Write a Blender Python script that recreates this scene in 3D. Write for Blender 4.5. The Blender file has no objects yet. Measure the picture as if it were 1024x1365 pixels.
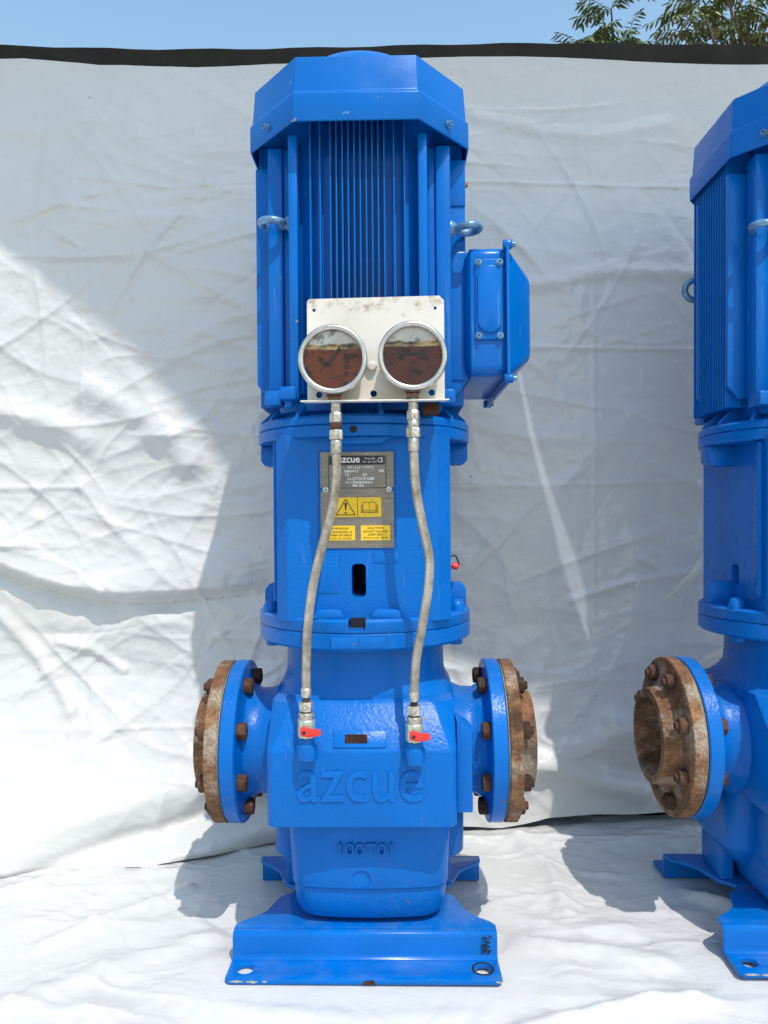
import bpy, bmesh, math, random
import numpy as np
from mathutils import Vector, Matrix
from mathutils.geometry import delaunay_2d_cdt

random.seed(7)
rng = np.random.RandomState(11)
scene = bpy.context.scene
COL = scene.collection
R = math.radians

# ------------------------------------------------------------------ camera
CAM_Z = 0.789
cam_d = bpy.data.cameras.new('camera')
cam = bpy.data.objects.new('camera', cam_d)
COL.objects.link(cam)
cam.location = (0, 0, CAM_Z)
cam.rotation_euler = (R(90), 0, 0)
cam_d.sensor_width = 36.0
cam_d.lens = 27.03
cam_d.clip_start = 0.05
cam_d.clip_end = 4000
scene.camera = cam

# ------------------------------------------------------------------ light
SUN = Vector((0.24, -0.53, 1.0)).normalized()          # towards the sun
SUN_EL = math.asin(SUN.z)
SUN_AZ = math.atan2(SUN.x, SUN.y)
world = bpy.data.worlds.new('World')
scene.world = world
world.use_nodes = True
wn = world.node_tree.nodes
wl = world.node_tree.links
bg = wn['Background']
sky = wn.new('ShaderNodeTexSky')
sky.sky_type = 'NISHITA'
sky.sun_disc = False
sky.sun_elevation = SUN_EL
sky.sun_rotation = SUN_AZ
sky.air_density = 1.8
sky.dust_density = 1.2
sky.ozone_density = 1.0
hs = wn.new('ShaderNodeHueSaturation')
hs.inputs['Saturation'].default_value = 1.12
hs.inputs['Hue'].default_value = 0.497
wl.new(sky.outputs[0], hs.inputs['Color'])
wl.new(hs.outputs[0], bg.inputs[0])
bg.inputs[1].default_value = 0.15
sun_d = bpy.data.lights.new('sun', 'SUN')
sun_d.energy = 2.6
sun_d.angle = R(0.53)
sun_d.color = (1.0, 0.94, 0.84)
sun_o = bpy.data.objects.new('sun', sun_d)
COL.objects.link(sun_o)
sun_o.rotation_euler = SUN.to_track_quat('Z', 'Y').to_euler()
sun_o.location = (1, -2, 5)
vs = scene.view_settings
vs.view_transform = 'Standard'
vs.look = 'None'
vs.gamma = 1.0
vs.use_curve_mapping = False
vs.exposure = 0.48
scene.cycles.max_bounces = 8
scene.cycles.diffuse_bounces = 4

# ------------------------------------------------------------------ materials
class NT:
    def __init__(s, name):
        s.m = bpy.data.materials.new(name)
        s.m.use_nodes = True
        s.t = s.m.node_tree
        s.b = s.t.nodes['Principled BSDF']
        s.tc = s.t.nodes.new('ShaderNodeTexCoord')
    def n(s, typ, **kw):
        nd = s.t.nodes.new(typ)
        for k, v in kw.items():
            if k.startswith('i_'):
                nd.inputs[k[2:]].default_value = v
            else:
                setattr(nd, k, v)
        return nd
    def l(s, a, b):
        s.t.links.new(a, b)
    def noise(s, scale, detail=3, rough=0.5, coord='Object', mapscale=None, dist=0.0):
        nd = s.n('ShaderNodeTexNoise')
        nd.inputs['Scale'].default_value = scale
        nd.inputs['Detail'].default_value = detail
        nd.inputs['Roughness'].default_value = rough
        nd.inputs['Distortion'].default_value = dist
        src = s.tc.outputs[coord]
        if mapscale:
            mp = s.n('ShaderNodeMapping')
            mp.inputs['Scale'].default_value = mapscale
            s.l(src, mp.inputs[0])
            src = mp.outputs[0]
        s.l(src, nd.inputs['Vector'])
        return nd.outputs[0]
    def ramp(s, fac, stops):
        nd = s.n('ShaderNodeValToRGB')
        cr = nd.color_ramp
        while len(cr.elements) < len(stops):
            cr.elements.new(0.5)
        for e, (p, c) in zip(cr.elements, stops):
            e.position = p
            if not isinstance(c, (tuple, list)):
                c = (c, c, c)
            e.color = (*c, 1)
        s.l(fac, nd.inputs[0])
        return nd.outputs[0]
    def mix(s, fac, a, b, blend='MIX'):
        nd = s.n('ShaderNodeMix', data_type='RGBA', blend_type=blend)
        for sock, v in ((nd.inputs['Factor'], fac), (nd.inputs[6], a), (nd.inputs[7], b)):
            if hasattr(v, 'node'):
                s.l(v, sock)
            elif isinstance(v, (tuple, list)):
                sock.default_value = (*v, 1)
            else:
                sock.default_value = v
        return nd.outputs[2]
    def math(s, op, a, b=None):
        nd = s.n('ShaderNodeMath', operation=op)
        for i, v in enumerate((a, b)):
            if v is None:
                continue
            if hasattr(v, 'node'):
                s.l(v, nd.inputs[i])
            else:
                nd.inputs[i].default_value = v
        return nd.outputs[0]
    def bump(s, h, strength=0.3, dist=0.002, prev=None):
        nd = s.n('ShaderNodeBump')
        nd.inputs['Strength'].default_value = strength
        nd.inputs['Distance'].default_value = dist
        s.l(h, nd.inputs['Height'])
        if prev is not None:
            s.l(prev, nd.inputs['Normal'])
        return nd.outputs[0]
    def set(s, **kw):
        for k, v in kw.items():
            k = k.replace('_', ' ')
            sock = s.b.inputs[k]
            if hasattr(v, 'node'):
                s.l(v, sock)
            elif isinstance(v, (tuple, list)) and len(v) == 3:
                sock.default_value = (*v, 1)
            else:
                sock.default_value = v
        return s.m

def simple(name, col, rough=0.5, metal=0.0, spec=0.5, nscale=40, var=0.25, bump=0.0, bscale=200):
    t = NT(name)
    f = t.noise(nscale, 4, 0.6)
    dark = tuple(c * (1 - var) for c in col)
    lite = tuple(min(1, c * (1 + var)) for c in col)
    c = t.ramp(f, [(0.3, dark), (0.7, lite)])
    t.set(Base_Color=c, Roughness=rough, Metallic=metal, Specular_IOR_Level=spec)
    if bump:
        t.set(Normal=t.bump(t.noise(bscale, 4), bump, 0.001))
    return t.m

def blue_paint(name, cast=False, fresh=False):
    t = NT(name)
    base = (0.0002, 0.132, 0.50)
    c = t.mix(t.ramp(t.noise(6, 3), [(0.35, 0), (0.7, 1)]), base, (0.0001, 0.112, 0.425))
    # dusty rubbed patches
    dust = t.ramp(t.noise(9, 8, 0.7), [(0.58, 0.0), (0.80, 0.07 if cast else 0.05)])
    c = t.mix(dust, c, (0.16, 0.25, 0.42))
    sc = t.ramp(t.noise(130, 2, 0.5, mapscale=(1, 1, 0.07), dist=0.3), [(0.66, 0.0), (0.70, 0.35)])
    sc = t.math('MULTIPLY', sc, t.ramp(t.noise(5, 4, 0.6), [(0.52, 0.0), (0.60, 1.0)]))
    c = t.mix(sc, c, (0.10, 0.24, 0.50))
    gn = t.n('ShaderNodeNewGeometry'); sx = t.n('ShaderNodeSeparateXYZ'); t.l(gn.outputs['Normal'], sx.inputs[0])
    dup_ = t.math('MULTIPLY', t.ramp(sx.outputs[2], [(0.55, 0.0), (0.95, 1.0)]), t.ramp(t.noise(16, 7, 0.7), [(0.46, 0.0), (0.70, 0.14)]))
    c = t.mix(dup_, c, (0.27, 0.26, 0.23))
    # little chips down to primer
    ch = t.noise(55, 3, 0.6)
    chip = t.ramp(ch, [(0.705, 0.0), (0.72, 1.0)])
    chip2 = t.math('MULTIPLY', chip, t.ramp(t.noise(7, 2), [(0.5, 0.0), (0.56, 1.0)]))
    c = t.mix(chip2, c, (0.15, 0.11, 0.07) if cast else (0.22, 0.27, 0.33))
    rough = t.ramp(t.noise(14, 5, 0.65), [(0.3, 0.16 if not cast else 0.2), (0.75, 0.34 if not cast else 0.42)])
    peel = t.noise(170 if cast else 260, 3, 0.55)
    nb = t.bump(peel, 0.5 if cast else 0.12, 0.0016 if cast else 0.0008)
    nb = t.bump(t.noise(22, 3), 0.22 if cast else 0.05, 0.004, nb)
    return t.set(Base_Color=c, Roughness=rough, Normal=nb, Specular_IOR_Level=0.20)

M = {}
M['paint'] = blue_paint('blue_sheet_paint')
M['cast'] = blue_paint('blue_cast_paint', cast=True)

def rust(name, a, b, c, pale=0.0):
    t = NT(name)
    f = t.noise(26, 8, 0.7)
    col = t.ramp(f, [(0.25, a), (0.5, b), (0.72, c)])
    if pale:
        pf = t.ramp(t.noise(11, 7, 0.7), [(0.50, 0.0), (0.63, pale)])
        col = t.mix(pf, col, (0.46, 0.41, 0.33))
    big = t.ramp(t.noise(7, 5, 0.65, dist=0.5), [(0.36, 1.0), (0.50, 0.0)])
    col = t.mix(t.math('MULTIPLY', big, 0.75), col, tuple(x * 0.55 for x in a))
    g = t.ramp(t.noise(260, 3), [(0.35, 0.55), (0.65, 1.0)])
    col = t.mix(1.0, col, g, 'MULTIPLY')
    nb = t.bump(t.noise(150, 6, 0.7), 0.5, 0.002)
    nb = t.bump(t.noise(35, 4), 0.3, 0.003, nb)
    return t.set(Base_Color=col, Roughness=0.85, Normal=nb, Specular_IOR_Level=0.25)
M['rust'] = rust('rusty_steel', (0.085, 0.042, 0.025), (0.23, 0.115, 0.06), (0.42, 0.21, 0.09), 0.7)
M['rustbolt'] = rust('rusty_bolt', (0.03, 0.018, 0.014), (0.10, 0.05, 0.032), (0.21, 0.10, 0.06))
M['rustdark'] = rust('rusty_patch', (0.03, 0.014, 0.009), (0.07, 0.03, 0.018), (0.12, 0.055, 0.03))
M['gasket'] = simple('gasket', (0.30, 0.28, 0.22), 0.8)
M['hole_gap_black'] = simple('black_gap', (0.010, 0.010, 0.012), 0.8)  # flat black: painted dark of holes and slots, also the gasket edge
M['eyesteel'] = simple('painted_eye', (0.12, 0.25, 0.40), 0.35, 0.3, nscale=60, var=0.5, bump=0.2)
M['steel'] = simple('stainless', (0.56, 0.54, 0.51), 0.27, 0.9, nscale=70, var=0.15)
M['zinc'] = simple('zinc_fitting', (0.52, 0.49, 0.42), 0.4, 0.75, nscale=160, var=0.45, bump=0.3, bscale=400)
M['nickel'] = simple('nickel_valve', (0.50, 0.55, 0.47), 0.38, 0.6, nscale=120, var=0.3)
M['red'] = simple('red_plastic', (0.72, 0.03, 0.025), 0.35, nscale=50, var=0.15)
M['orange'] = simple('orange_plastic', (0.75, 0.14, 0.03), 0.4)
M['black'] = simple('black_print', (0.012, 0.012, 0.012), 0.45)
M['whiteprint'] = simple('white_print', (0.75, 0.75, 0.72), 0.5, nscale=300, var=0.25)
M['yellow'] = simple('yellow_sticker', (0.80, 0.50, 0.02), 0.45, nscale=90, var=0.10)
M['brassdark'] = simple('tarnished_brass', (0.16, 0.09, 0.05), 0.5, 0.5, nscale=90, var=0.5)
M['marker'] = simple('black_marker', (0.01, 0.01, 0.012), 0.6)

def plate_metal():
    t = NT('brushed_plate')
    f = t.noise(30, 5, 0.6, mapscale=(1, 1, 12))
    c = t.ramp(f, [(0.3, (0.17, 0.155, 0.135)), (0.7, (0.27, 0.25, 0.22))])
    sp = t.ramp(t.noise(240, 2), [(0.70, 0.0), (0.74, 0.7)])
    c = t.mix(sp, c, (0.7, 0.68, 0.62))
    return t.set(Base_Color=c, Metallic=0.65, Roughness=0.42)
M['plate'] = plate_metal()

def panel_paint():
    t = NT('stained_panel')
    sep = t.n('ShaderNodeSeparateXYZ')
    t.l(t.tc.outputs['Object'], sep.inputs[0])
    z = sep.outputs[2]
    mr = t.n('ShaderNodeMapRange')
    mr.inputs['From Min'].default_value = 1.045
    mr.inputs['From Max'].default_value = 1.155
    t.l(z, mr.inputs['Value'])
    g = mr.outputs[0]
    st = t.noise(42, 8, 0.72)
    k = t.math('ADD', t.math('MULTIPLY', g, 0.36), st)
    stain = t.ramp(k, [(0.82, 0.0), (0.90, 0.4), (1.02, 0.9)])
    c = t.mix(stain, (0.72, 0.69, 0.63), (0.27, 0.16, 0.07))
    sp = t.ramp(t.noise(180, 4, 0.7), [(0.66, 0.0), (0.72, 0.6)])
    c = t.mix(sp, c, (0.33, 0.22, 0.12))
    big = t.ramp(t.noise(12, 4), [(0.3, 0.86), (0.7, 1.0)])
    c = t.mix(1.0, c, big, 'MULTIPLY')
    return t.set(Base_Color=c, Roughness=0.45, Metallic=0.15,
                 Normal=t.bump(t.noise(90, 4), 0.1, 0.001))
M['panel'] = panel_paint()

def dial_mat(name, level, seed, hue):
    t = NT(name)
    sep = t.n('ShaderNodeSeparateXYZ')
    mp = t.n('ShaderNodeMapping')
    mp.inputs['Location'].default_value = (seed, seed * .7, 0)
    t.l(t.tc.outputs['Object'], mp.inputs[0])
    t.l(t.tc.outputs['Object'], sep.inputs[0])
    def nz(scale, d, r, ms=None):
        nd = t.n('ShaderNodeTexNoise')
        nd.inputs['Scale'].default_value = scale
        nd.inputs['Detail'].default_value = d
        nd.inputs['Roughness'].default_value = r
        src = mp.outputs[0]
        if ms:
            m2 = t.n('ShaderNodeMapping'); m2.inputs['Scale'].default_value = ms
            t.l(src, m2.inputs[0]); src = m2.outputs[0]
        t.l(src, nd.inputs['Vector'])
        return nd.outputs[0]
    z = sep.outputs[2]
    zz = t.math('ADD', z, t.math('MULTIPLY', t.math('SUBTRACT', nz(70, 5, .6), 0.5), 0.006))
    # above the level: pale face with grime near the line
    h = t.math('SUBTRACT', zz, level)
    # pale face, and a tide mark of tar and yellow film just above the level
    up = t.ramp(nz(26, 5, .6), [(0.35, (0.66, 0.65, 0.61)), (0.65, (0.50, 0.48, 0.43))])
    hw = t.math('ADD', h, t.math('MULTIPLY', t.math('SUBTRACT', nz(90, 5, .65), 0.5), 0.009))
    tide = t.ramp(t.math('MULTIPLY', hw, 80.0), [(0.55, 1.0), (0.72, 0.0)])
    film = t.ramp(nz(44, 5, .6, (1, 1, 2.2)), [(0.38, (0.035, 0.028, 0.018)), (0.50, (0.13, 0.09, 0.04)), (0.58, (0.55, 0.36, 0.12)), (0.7, (0.62, 0.52, 0.34))])
    up = t.mix(tide, up, film)
    st = t.ramp(nz(38, 5, .6), [(0.55, 0.0), (0.60, 0.85)])
    up = t.mix(t.math('MULTIPLY', st, 0.8), up, (0.12, 0.10, 0.085))
    lo = t.ramp(nz(34, 6, .65), [(0.3, tuple(c * .45 for c in hue)), (0.5, hue), (0.75, tuple(c * 1.3 for c in hue))])
    blob = t.ramp(nz(48, 3, .5, (1, 1, 1.5)), [(0.55, 0.0), (0.62, 0.85)])
    lo = t.mix(blob, lo, (0.022, 0.012, 0.010))
    msk = t.ramp(t.math('ADD', t.math('MULTIPLY', h, 900.0), 0.5), [(0.0, 0.0), (1.0, 1.0)])
    line = t.ramp(t.math('ABSOLUTE', t.math('ADD', t.math('MULTIPLY', h, 160.0), -0.30)), [(0.0, 1.0), (0.45, 0.0)])
    c = t.mix(msk, lo, up)
    c = t.mix(t.math('MULTIPLY', line, t.ramp(nz(50, 3, .5), [(.4, .15), (.6, .9)])), c, (0.55, 0.40, 0.20))
    return t.set(Base_Color=c, Roughness=0.5, Specular_IOR_Level=0.3)

def glass_mat():
    m = bpy.data.materials.new('gauge_glass')
    m.use_nodes = True
    nt = m.node_tree
    nt.nodes.remove(nt.nodes['Principled BSDF'])
    out = nt.nodes['Material Output']
    tr = nt.nodes.new('ShaderNodeBsdfTransparent')
    gl = nt.nodes.new('ShaderNodeBsdfGlossy')
    gl.inputs['Roughness'].default_value = 0.06
    fr = nt.nodes.new('ShaderNodeFresnel')
    fr.inputs[0].default_value = 1.18
    mx = nt.nodes.new('ShaderNodeMixShader')
    nt.links.new(fr.outputs[0], mx.inputs[0])
    nt.links.new(tr.outputs[0], mx.inputs[1])
    nt.links.new(gl.outputs[0], mx.inputs[2])
    nt.links.new(mx.outputs[0], out.inputs[0])
    return m
M['glass'] = glass_mat()

def braid():
    t = NT('braided_steel')
    def wave(rot):
        mp = t.n('ShaderNodeMapping')
        mp.inputs['Rotation'].default_value = (0, 0, rot)
        t.l(t.tc.outputs['UV'], mp.inputs[0])
        w = t.n('ShaderNodeTexWave')
        w.inputs['Scale'].default_value = 1.0
        w.inputs['Distortion'].default_value = 0.0
        t.l(mp.outputs[0], w.inputs['Vector'])
        return w.outputs[1]
    h = t.math('MAXIMUM', wave(R(45)), wave(R(-45)))
    dirt = t.ramp(t.noise(24, 6, .7), [(0.34, (0.26, 0.22, 0.15)), (0.60, (0.66, 0.61, 0.51))])
    c = t.mix(t.ramp(h, [(0.3, 0.0), (0.9, 1.0)]), t.mix(0.55, dirt, (0.05, 0.045, 0.04)), dirt)
    return t.set(Base_Color=c, Metallic=0.35, Roughness=0.5, Normal=t.bump(h, 0.7, 0.0012))
M['braid'] = braid()

def tarp_mat(name, seed, dirt=0.25):
    t = NT(name)
    mp = t.n('ShaderNodeMapping')
    mp.inputs['Location'].default_value = (seed, seed * 1.7, seed * .3)
    t.l(t.tc.outputs['Object'], mp.inputs[0])
    def nz(scale, d, r, dist=0.0):
        nd = t.n('ShaderNodeTexNoise')
        nd.inputs['Scale'].default_value = scale
        nd.inputs['Detail'].default_value = d
        nd.inputs['Roughness'].default_value = r
        nd.inputs['Distortion'].default_value = dist
        t.l(mp.outputs[0], nd.inputs['Vector'])
        return nd.outputs[0]
    c = t.mix(t.ramp(nz(2.2, 5, .6), [(0.35, 0.0), (0.75, 1.0)]), (0.575, 0.585, 0.585), (0.53, 0.535, 0.53))
    st = t.ramp(nz(3.2, 7, .68), [(0.56, 0.0), (0.78, dirt)])
    c = t.mix(st, c, (0.46, 0.38, 0.27))
    sa = t.n('ShaderNodeAttribute', attribute_name='pale_streak')
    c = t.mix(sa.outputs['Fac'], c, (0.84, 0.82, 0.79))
    # specks of soil
    vo = t.n('ShaderNodeTexVoronoi')
    vo.inputs['Scale'].default_value = 9
    t.l(mp.outputs[0], vo.inputs['Vector'])
    dn = t.math('ADD', vo.outputs['Distance'], t.math('MULTIPLY', t.math('SUBTRACT', nz(60, 4, .7), .5), 0.22))
    sp = t.ramp(dn, [(0.010, 1.0), (0.030, 0.0)])
    spm = t.math('MULTIPLY', sp, t.ramp(nz(4, 2, .5), [(0.5, 0.0), (0.56, 0.65)]))
    c = t.mix(spm, c, (0.10, 0.08, 0.06))
    # fine crinkle relief
    a = t.math('ABSOLUTE', t.math('SUBTRACT', nz(7, 4, .55, .6), 0.5))
    b = t.math('ABSOLUTE', t.math('SUBTRACT', nz(19, 4, .55, .4), 0.5))
    nb = t.bump(a, 0.22, 0.02)
    nb = t.bump(b, 0.25, 0.008, nb)
    nb = t.bump(nz(90, 3, .6), 0.10, 0.002, nb)
    rough = t.ramp(nz(6, 4, .6), [(0.35, 0.14), (0.7, 0.32)])
    return t.set(Base_Color=c, Roughness=rough, Normal=nb, Specular_IOR_Level=0.45)
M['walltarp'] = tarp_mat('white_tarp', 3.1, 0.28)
M['groundtarp'] = tarp_mat('white_ground_sheet', 8.7, 0.2)
M['soil'] = simple('dry_soil', (0.30, 0.23, 0.16), 0.95, nscale=3, var=0.3, bump=0.5, bscale=30)
M['wall'] = simple('charcoal_wall', (0.012, 0.0125, 0.0125), 0.85, nscale=9, var=0.4, bump=0.4, bscale=60)
M['wall'].node_tree.nodes['Principled BSDF'].inputs['Specular IOR Level'].default_value = 0.12
M['bark'] = simple('bark', (0.12, 0.09, 0.065), 0.9, nscale=30, var=0.4)
def blocker_mat():
    m = bpy.data.materials.new('added_sheet_white'); m.use_nodes = True
    nt = m.node_tree
    nt.nodes.remove(nt.nodes['Principled BSDF'])
    d = nt.nodes.new('ShaderNodeBsdfDiffuse'); d.inputs[0].default_value = (0.80, 0.80, 0.79, 1)
    tr = nt.nodes.new('ShaderNodeBsdfTranslucent'); tr.inputs[0].default_value = (0.80, 0.80, 0.80, 1)
    mx = nt.nodes.new('ShaderNodeMixShader'); mx.inputs[0].default_value = 0.70  # translucent, so the added sheet also lifts light on the shaded wall
    nt.links.new(d.outputs[0], mx.inputs[1]); nt.links.new(tr.outputs[0], mx.inputs[2])
    nt.links.new(mx.outputs[0], nt.nodes['Material Output'].inputs[0])
    return m
M['shade_blocker'] = blocker_mat()
M['pole'] = simple('pole_steel', (0.35, 0.36, 0.37), 0.5, 0.6)
def leaf_mat(name, a, b):
    t = NT(name)
    g = t.n('ShaderNodeNewGeometry')
    c = t.ramp(g.outputs['Random Per Island'], [(0.0, a), (0.7, b), (1.0, tuple(min(1, x * 1.5) for x in b))])
    return t.set(Base_Color=c, Roughness=0.45, Transmission_Weight=0.0)
M['leaf'] = leaf_mat('leaf_green', (0.04, 0.08, 0.02), (0.10, 0.16, 0.045))
M['leaf2'] = leaf_mat('leaf_olive', (0.055, 0.10, 0.022), (0.17, 0.20, 0.07))

# ------------------------------------------------------------------ mesh helpers
def V(*a):
    return Vector(a)

def face(bm, vs_):
    try:
        return bm.faces.new(vs_)
    except ValueError:
        return None

def box(bm, x0, x1, y0, y1, z0, z1):
    p = [bm.verts.new(v) for v in ((x0, y0, z0), (x1, y0, z0), (x1, y1, z0), (x0, y1, z0), (x0, y0, z1), (x1, y0, z1), (x1, y1, z1), (x0, y1, z1))]
    for f in ((3, 2, 1, 0), (4, 5, 6, 7), (0, 1, 5, 4), (1, 2, 6, 5), (2, 3, 7, 6), (3, 0, 4, 7)):
        bm.faces.new([p[i] for i in f])
    return p

def ax3(axis, a, b, t):
    return {'x': (t, a, b), 'y': (a, t, b), 'z': (a, b, t)}[axis]

def prism(bm, pts, axis, t0, t1):
    lo = [bm.verts.new(ax3(axis, a, b, t0)) for a, b in pts]
    hi = [bm.verts.new(ax3(axis, a, b, t1)) for a, b in pts]
    n = len(pts)
    bm.faces.new(lo[::-1]); bm.faces.new(hi)
    for i in range(n):
        j = (i + 1) % n
        bm.faces.new((lo[i], lo[j], hi[j], hi[i]))

def loft(bm, secs, closed_ends=True):
    rings = [[bm.verts.new(p) for p in s] for s in secs]
    n = len(rings[0])
    for a, b in zip(rings, rings[1:]):
        for i in range(n):
            j = (i + 1) % n
            bm.faces.new((a[i], a[j], b[j], b[i]))
    if closed_ends:
        bm.faces.new(rings[0][::-1]); bm.faces.new(rings[-1])
    return rings

def circ(r, n=48, c=(0, 0), ph=0.0):
    return [(c[0] + r * math.cos(ph + 2 * math.pi * i / n), c[1] + r * math.sin(ph + 2 * math.pi * i / n)) for i in range(n)]

def rrect(x0, x1, y0, y1, r, k=6):
    pts = []
    for cx, cy, a0 in ((x1 - r, y1 - r, 0), (x0 + r, y1 - r, 90), (x0 + r, y0 + r, 180), (x1 - r, y0 + r, 270)):
        for i in range(k + 1):
            a = R(a0 + 90 * i / k)
            pts.append((cx + r * math.cos(a), cy + r * math.sin(a)))
    return pts

def lathe(bm, prof, axis, c, n=48):
    """prof: list of (r, t) along axis; c: centre in the two other coordinates."""
    secs = []
    for r, t in prof:
        secs.append([ax3(axis, a, b, t) for a, b in circ(max(r, 1e-5), n, c)])
    rings = loft(bm, secs, closed_ends=False)
    for ring, (r, t) in ((rings[0], prof[0]), (rings[-1], prof[-1])):
        if r > 1e-4:
            face(bm, ring)
        else:
            bmesh.ops.remove_doubles(bm, verts=ring, dist=1e-4)

def tube(bm, path, rad, n=14, uv=False, cap=True):
    path = [Vector(p) for p in path]
    if not hasattr(rad, '__len__'):
        rad = [rad] * len(path)
    rings = []
    up = None
    L = [0.0]
    for i in range(1, len(path)):
        L.append(L[-1] + (path[i] - path[i - 1]).length)
    for i, p in enumerate(path):
        d = (path[min(i + 1, len(path) - 1)] - path[max(i - 1, 0)]).normalized()
        if up is None:
            up = d.orthogonal().normalized()
        up = (up - d * up.dot(d)).normalized()
        s = d.cross(up)
        rings.append([bm.verts.new(p + (up * math.cos(2 * math.pi * k / n) + s * math.sin(2 * math.pi * k / n)) * rad[i]) for k in range(n)])
    lay = bm.loops.layers.uv.verify() if uv else None
    for i, (a, b) in enumerate(zip(rings, rings[1:])):
        for k in range(n):
            j = (k + 1) % n
            f = bm.faces.new((a[k], a[j], b[j], b[k]))
            if uv:
                cc = 2 * math.pi * rad[i]
                for lp, (u, v) in zip(f.loops, ((L[i], k / n * cc), (L[i], (k + 1) / n * cc), (L[i + 1], (k + 1) / n * cc), (L[i + 1], k / n * cc))):
                    lp[lay].uv = (u * 420, v * 420)
    if cap:
        bm.faces.new(rings[0][::-1]); bm.faces.new(rings[-1])

def spline(pts, n=10):
    pts = [Vector(p) for p in pts]
    P = [pts[0] * 2 - pts[1]] + pts + [pts[-1] * 2 - pts[-2]]
    out = []
    for i in range(1, len(P) - 2):
        for k in range(n):
            t = k / n
            p0, p1, p2, p3 = P[i - 1:i + 3]
            out.append(0.5 * ((2 * p1) + (p2 - p0) * t + (2 * p0 - 5 * p1 + 4 * p2 - p3) * t * t + (3 * p1 - p0 - 3 * p2 + p3) * t ** 3))
    out.append(pts[-1])
    return out

def torus(bm, c, RR, r, ax, n=28, m=12, sx=1.0, sy=1.0):
    """ax: unit normal of the ring plane"""
    ax = Vector(ax).normalized()
    u = ax.orthogonal().normalized(); w = ax.cross(u)
    c = Vector(c)
    rings = []
    for i in range(n):
        a = 2 * math.pi * i / n
        d = u * math.cos(a) + w * math.sin(a)
        rings.append([bm.verts.new(c + d * RR + (d * math.cos(2 * math.pi * k / m) + ax * math.sin(2 * math.pi * k / m)) * r) for k in range(m)])
    for i in range(n):
        a, b = rings[i], rings[(i + 1) % n]
        for k in range(m):
            j = (k + 1) % m
            bm.faces.new((a[k], b[k], b[j], a[j]))

def plate(bm, outer, holes, axis, t0, t1):
    """flat plate with holes, real openings"""
    vs2 = []; es = []
    for loop in [outer] + holes:
        s = len(vs2)
        vs2 += [Vector(p) for p in loop]
        es += [(s + i, s + (i + 1) % len(loop)) for i in range(len(loop))]
    co, _, fs, *_ = delaunay_2d_cdt(vs2, es, [], 1, 1e-6)
    def inside(p, poly):
        c = False
        for i in range(len(poly)):
            (x0, y0), (x1, y1) = poly[i], poly[i - 1]
            if (y0 > p.y) != (y1 > p.y) and p.x < (x1 - x0) * (p.y - y0) / (y1 - y0) + x0:
                c = not c
        return c
    fs = [f for f in fs if not any(inside(sum((co[i] for i in f), Vector((0, 0))) / len(f), h) for h in holes)]
    lo = [bm.verts.new(ax3(axis, p.x, p.y, t0)) for p in co]
    hi = [bm.verts.new(ax3(axis, p.x, p.y, t1)) for p in co]
    cnt = {}
    for f in fs:
        bm.faces.new([hi[i] for i in f]); bm.faces.new([lo[i] for i in f][::-1])
        for i in range(len(f)):
            a, b = f[i], f[(i + 1) % len(f)]
            k = (min(a, b), max(a, b))
            cnt.setdefault(k, []).append((a, b))
    for k, l_ in cnt.items():
        if len(l_) == 1:
            a, b = l_[0]
            bm.faces.new((lo[a], lo[b], hi[b], hi[a]))

def bevel(bm, w, seg=2, ang=28):
    bmesh.ops.recalc_face_normals(bm, faces=bm.faces)
    es = [e for e in bm.edges if len(e.link_faces) == 2 and e.calc_face_angle(0) > R(ang)]
    if es:
        bmesh.ops.bevel(bm, geom=es, offset=w, offset_type='OFFSET', segments=seg, profile=0.5, affect='EDGES', clamp_overlap=True)

def build(name, bm, mat, parent=None, bev=0.0, seg=2, smooth=35, loc=None):
    if bev:
        bevel(bm, bev, seg)
    bmesh.ops.recalc_face_normals(bm, faces=bm.faces)
    me = bpy.data.meshes.new(name)
    bm.to_mesh(me); bm.free()
    me.materials.append(mat)
    if smooth:
        me.shade_smooth()
        me.set_sharp_from_angle(angle=R(smooth))
    return link(name, me, parent, loc)

def link(name, me, parent=None, loc=None, rot=None):
    o = bpy.data.objects.new(name, me)
    COL.objects.link(o)
    if parent is not None:
        o.parent = parent
    if loc is not None:
        o.location = loc
    if rot is not None:
        o.rotation_euler = rot
    return o

def cut(o, cutters):
    """subtract closed bmeshes from o"""
    for cb in cutters:
        bmesh.ops.recalc_face_normals(cb, faces=cb.faces)
        me = bpy.data.meshes.new('cutter'); cb.to_mesh(me); cb.free()
        co = bpy.data.objects.new('cutter', me); COL.objects.link(co); co.parent = o.parent
        md = o.modifiers.new('b', 'BOOLEAN'); md.operation = 'DIFFERENCE'; md.object = co; md.solver = 'EXACT'
        bpy.context.view_layer.update()
        dg = bpy.context.evaluated_depsgraph_get()
        nm = bpy.data.meshes.new_from_object(o.evaluated_get(dg))
        o.modifiers.clear()
        old = o.data; nm.name = old.name; o.data = nm
        bpy.data.meshes.remove(old)
        bpy.data.objects.remove(co); bpy.data.meshes.remove(me)
    o.data.shade_smooth(); o.data.set_sharp_from_angle(angle=R(35))

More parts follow.
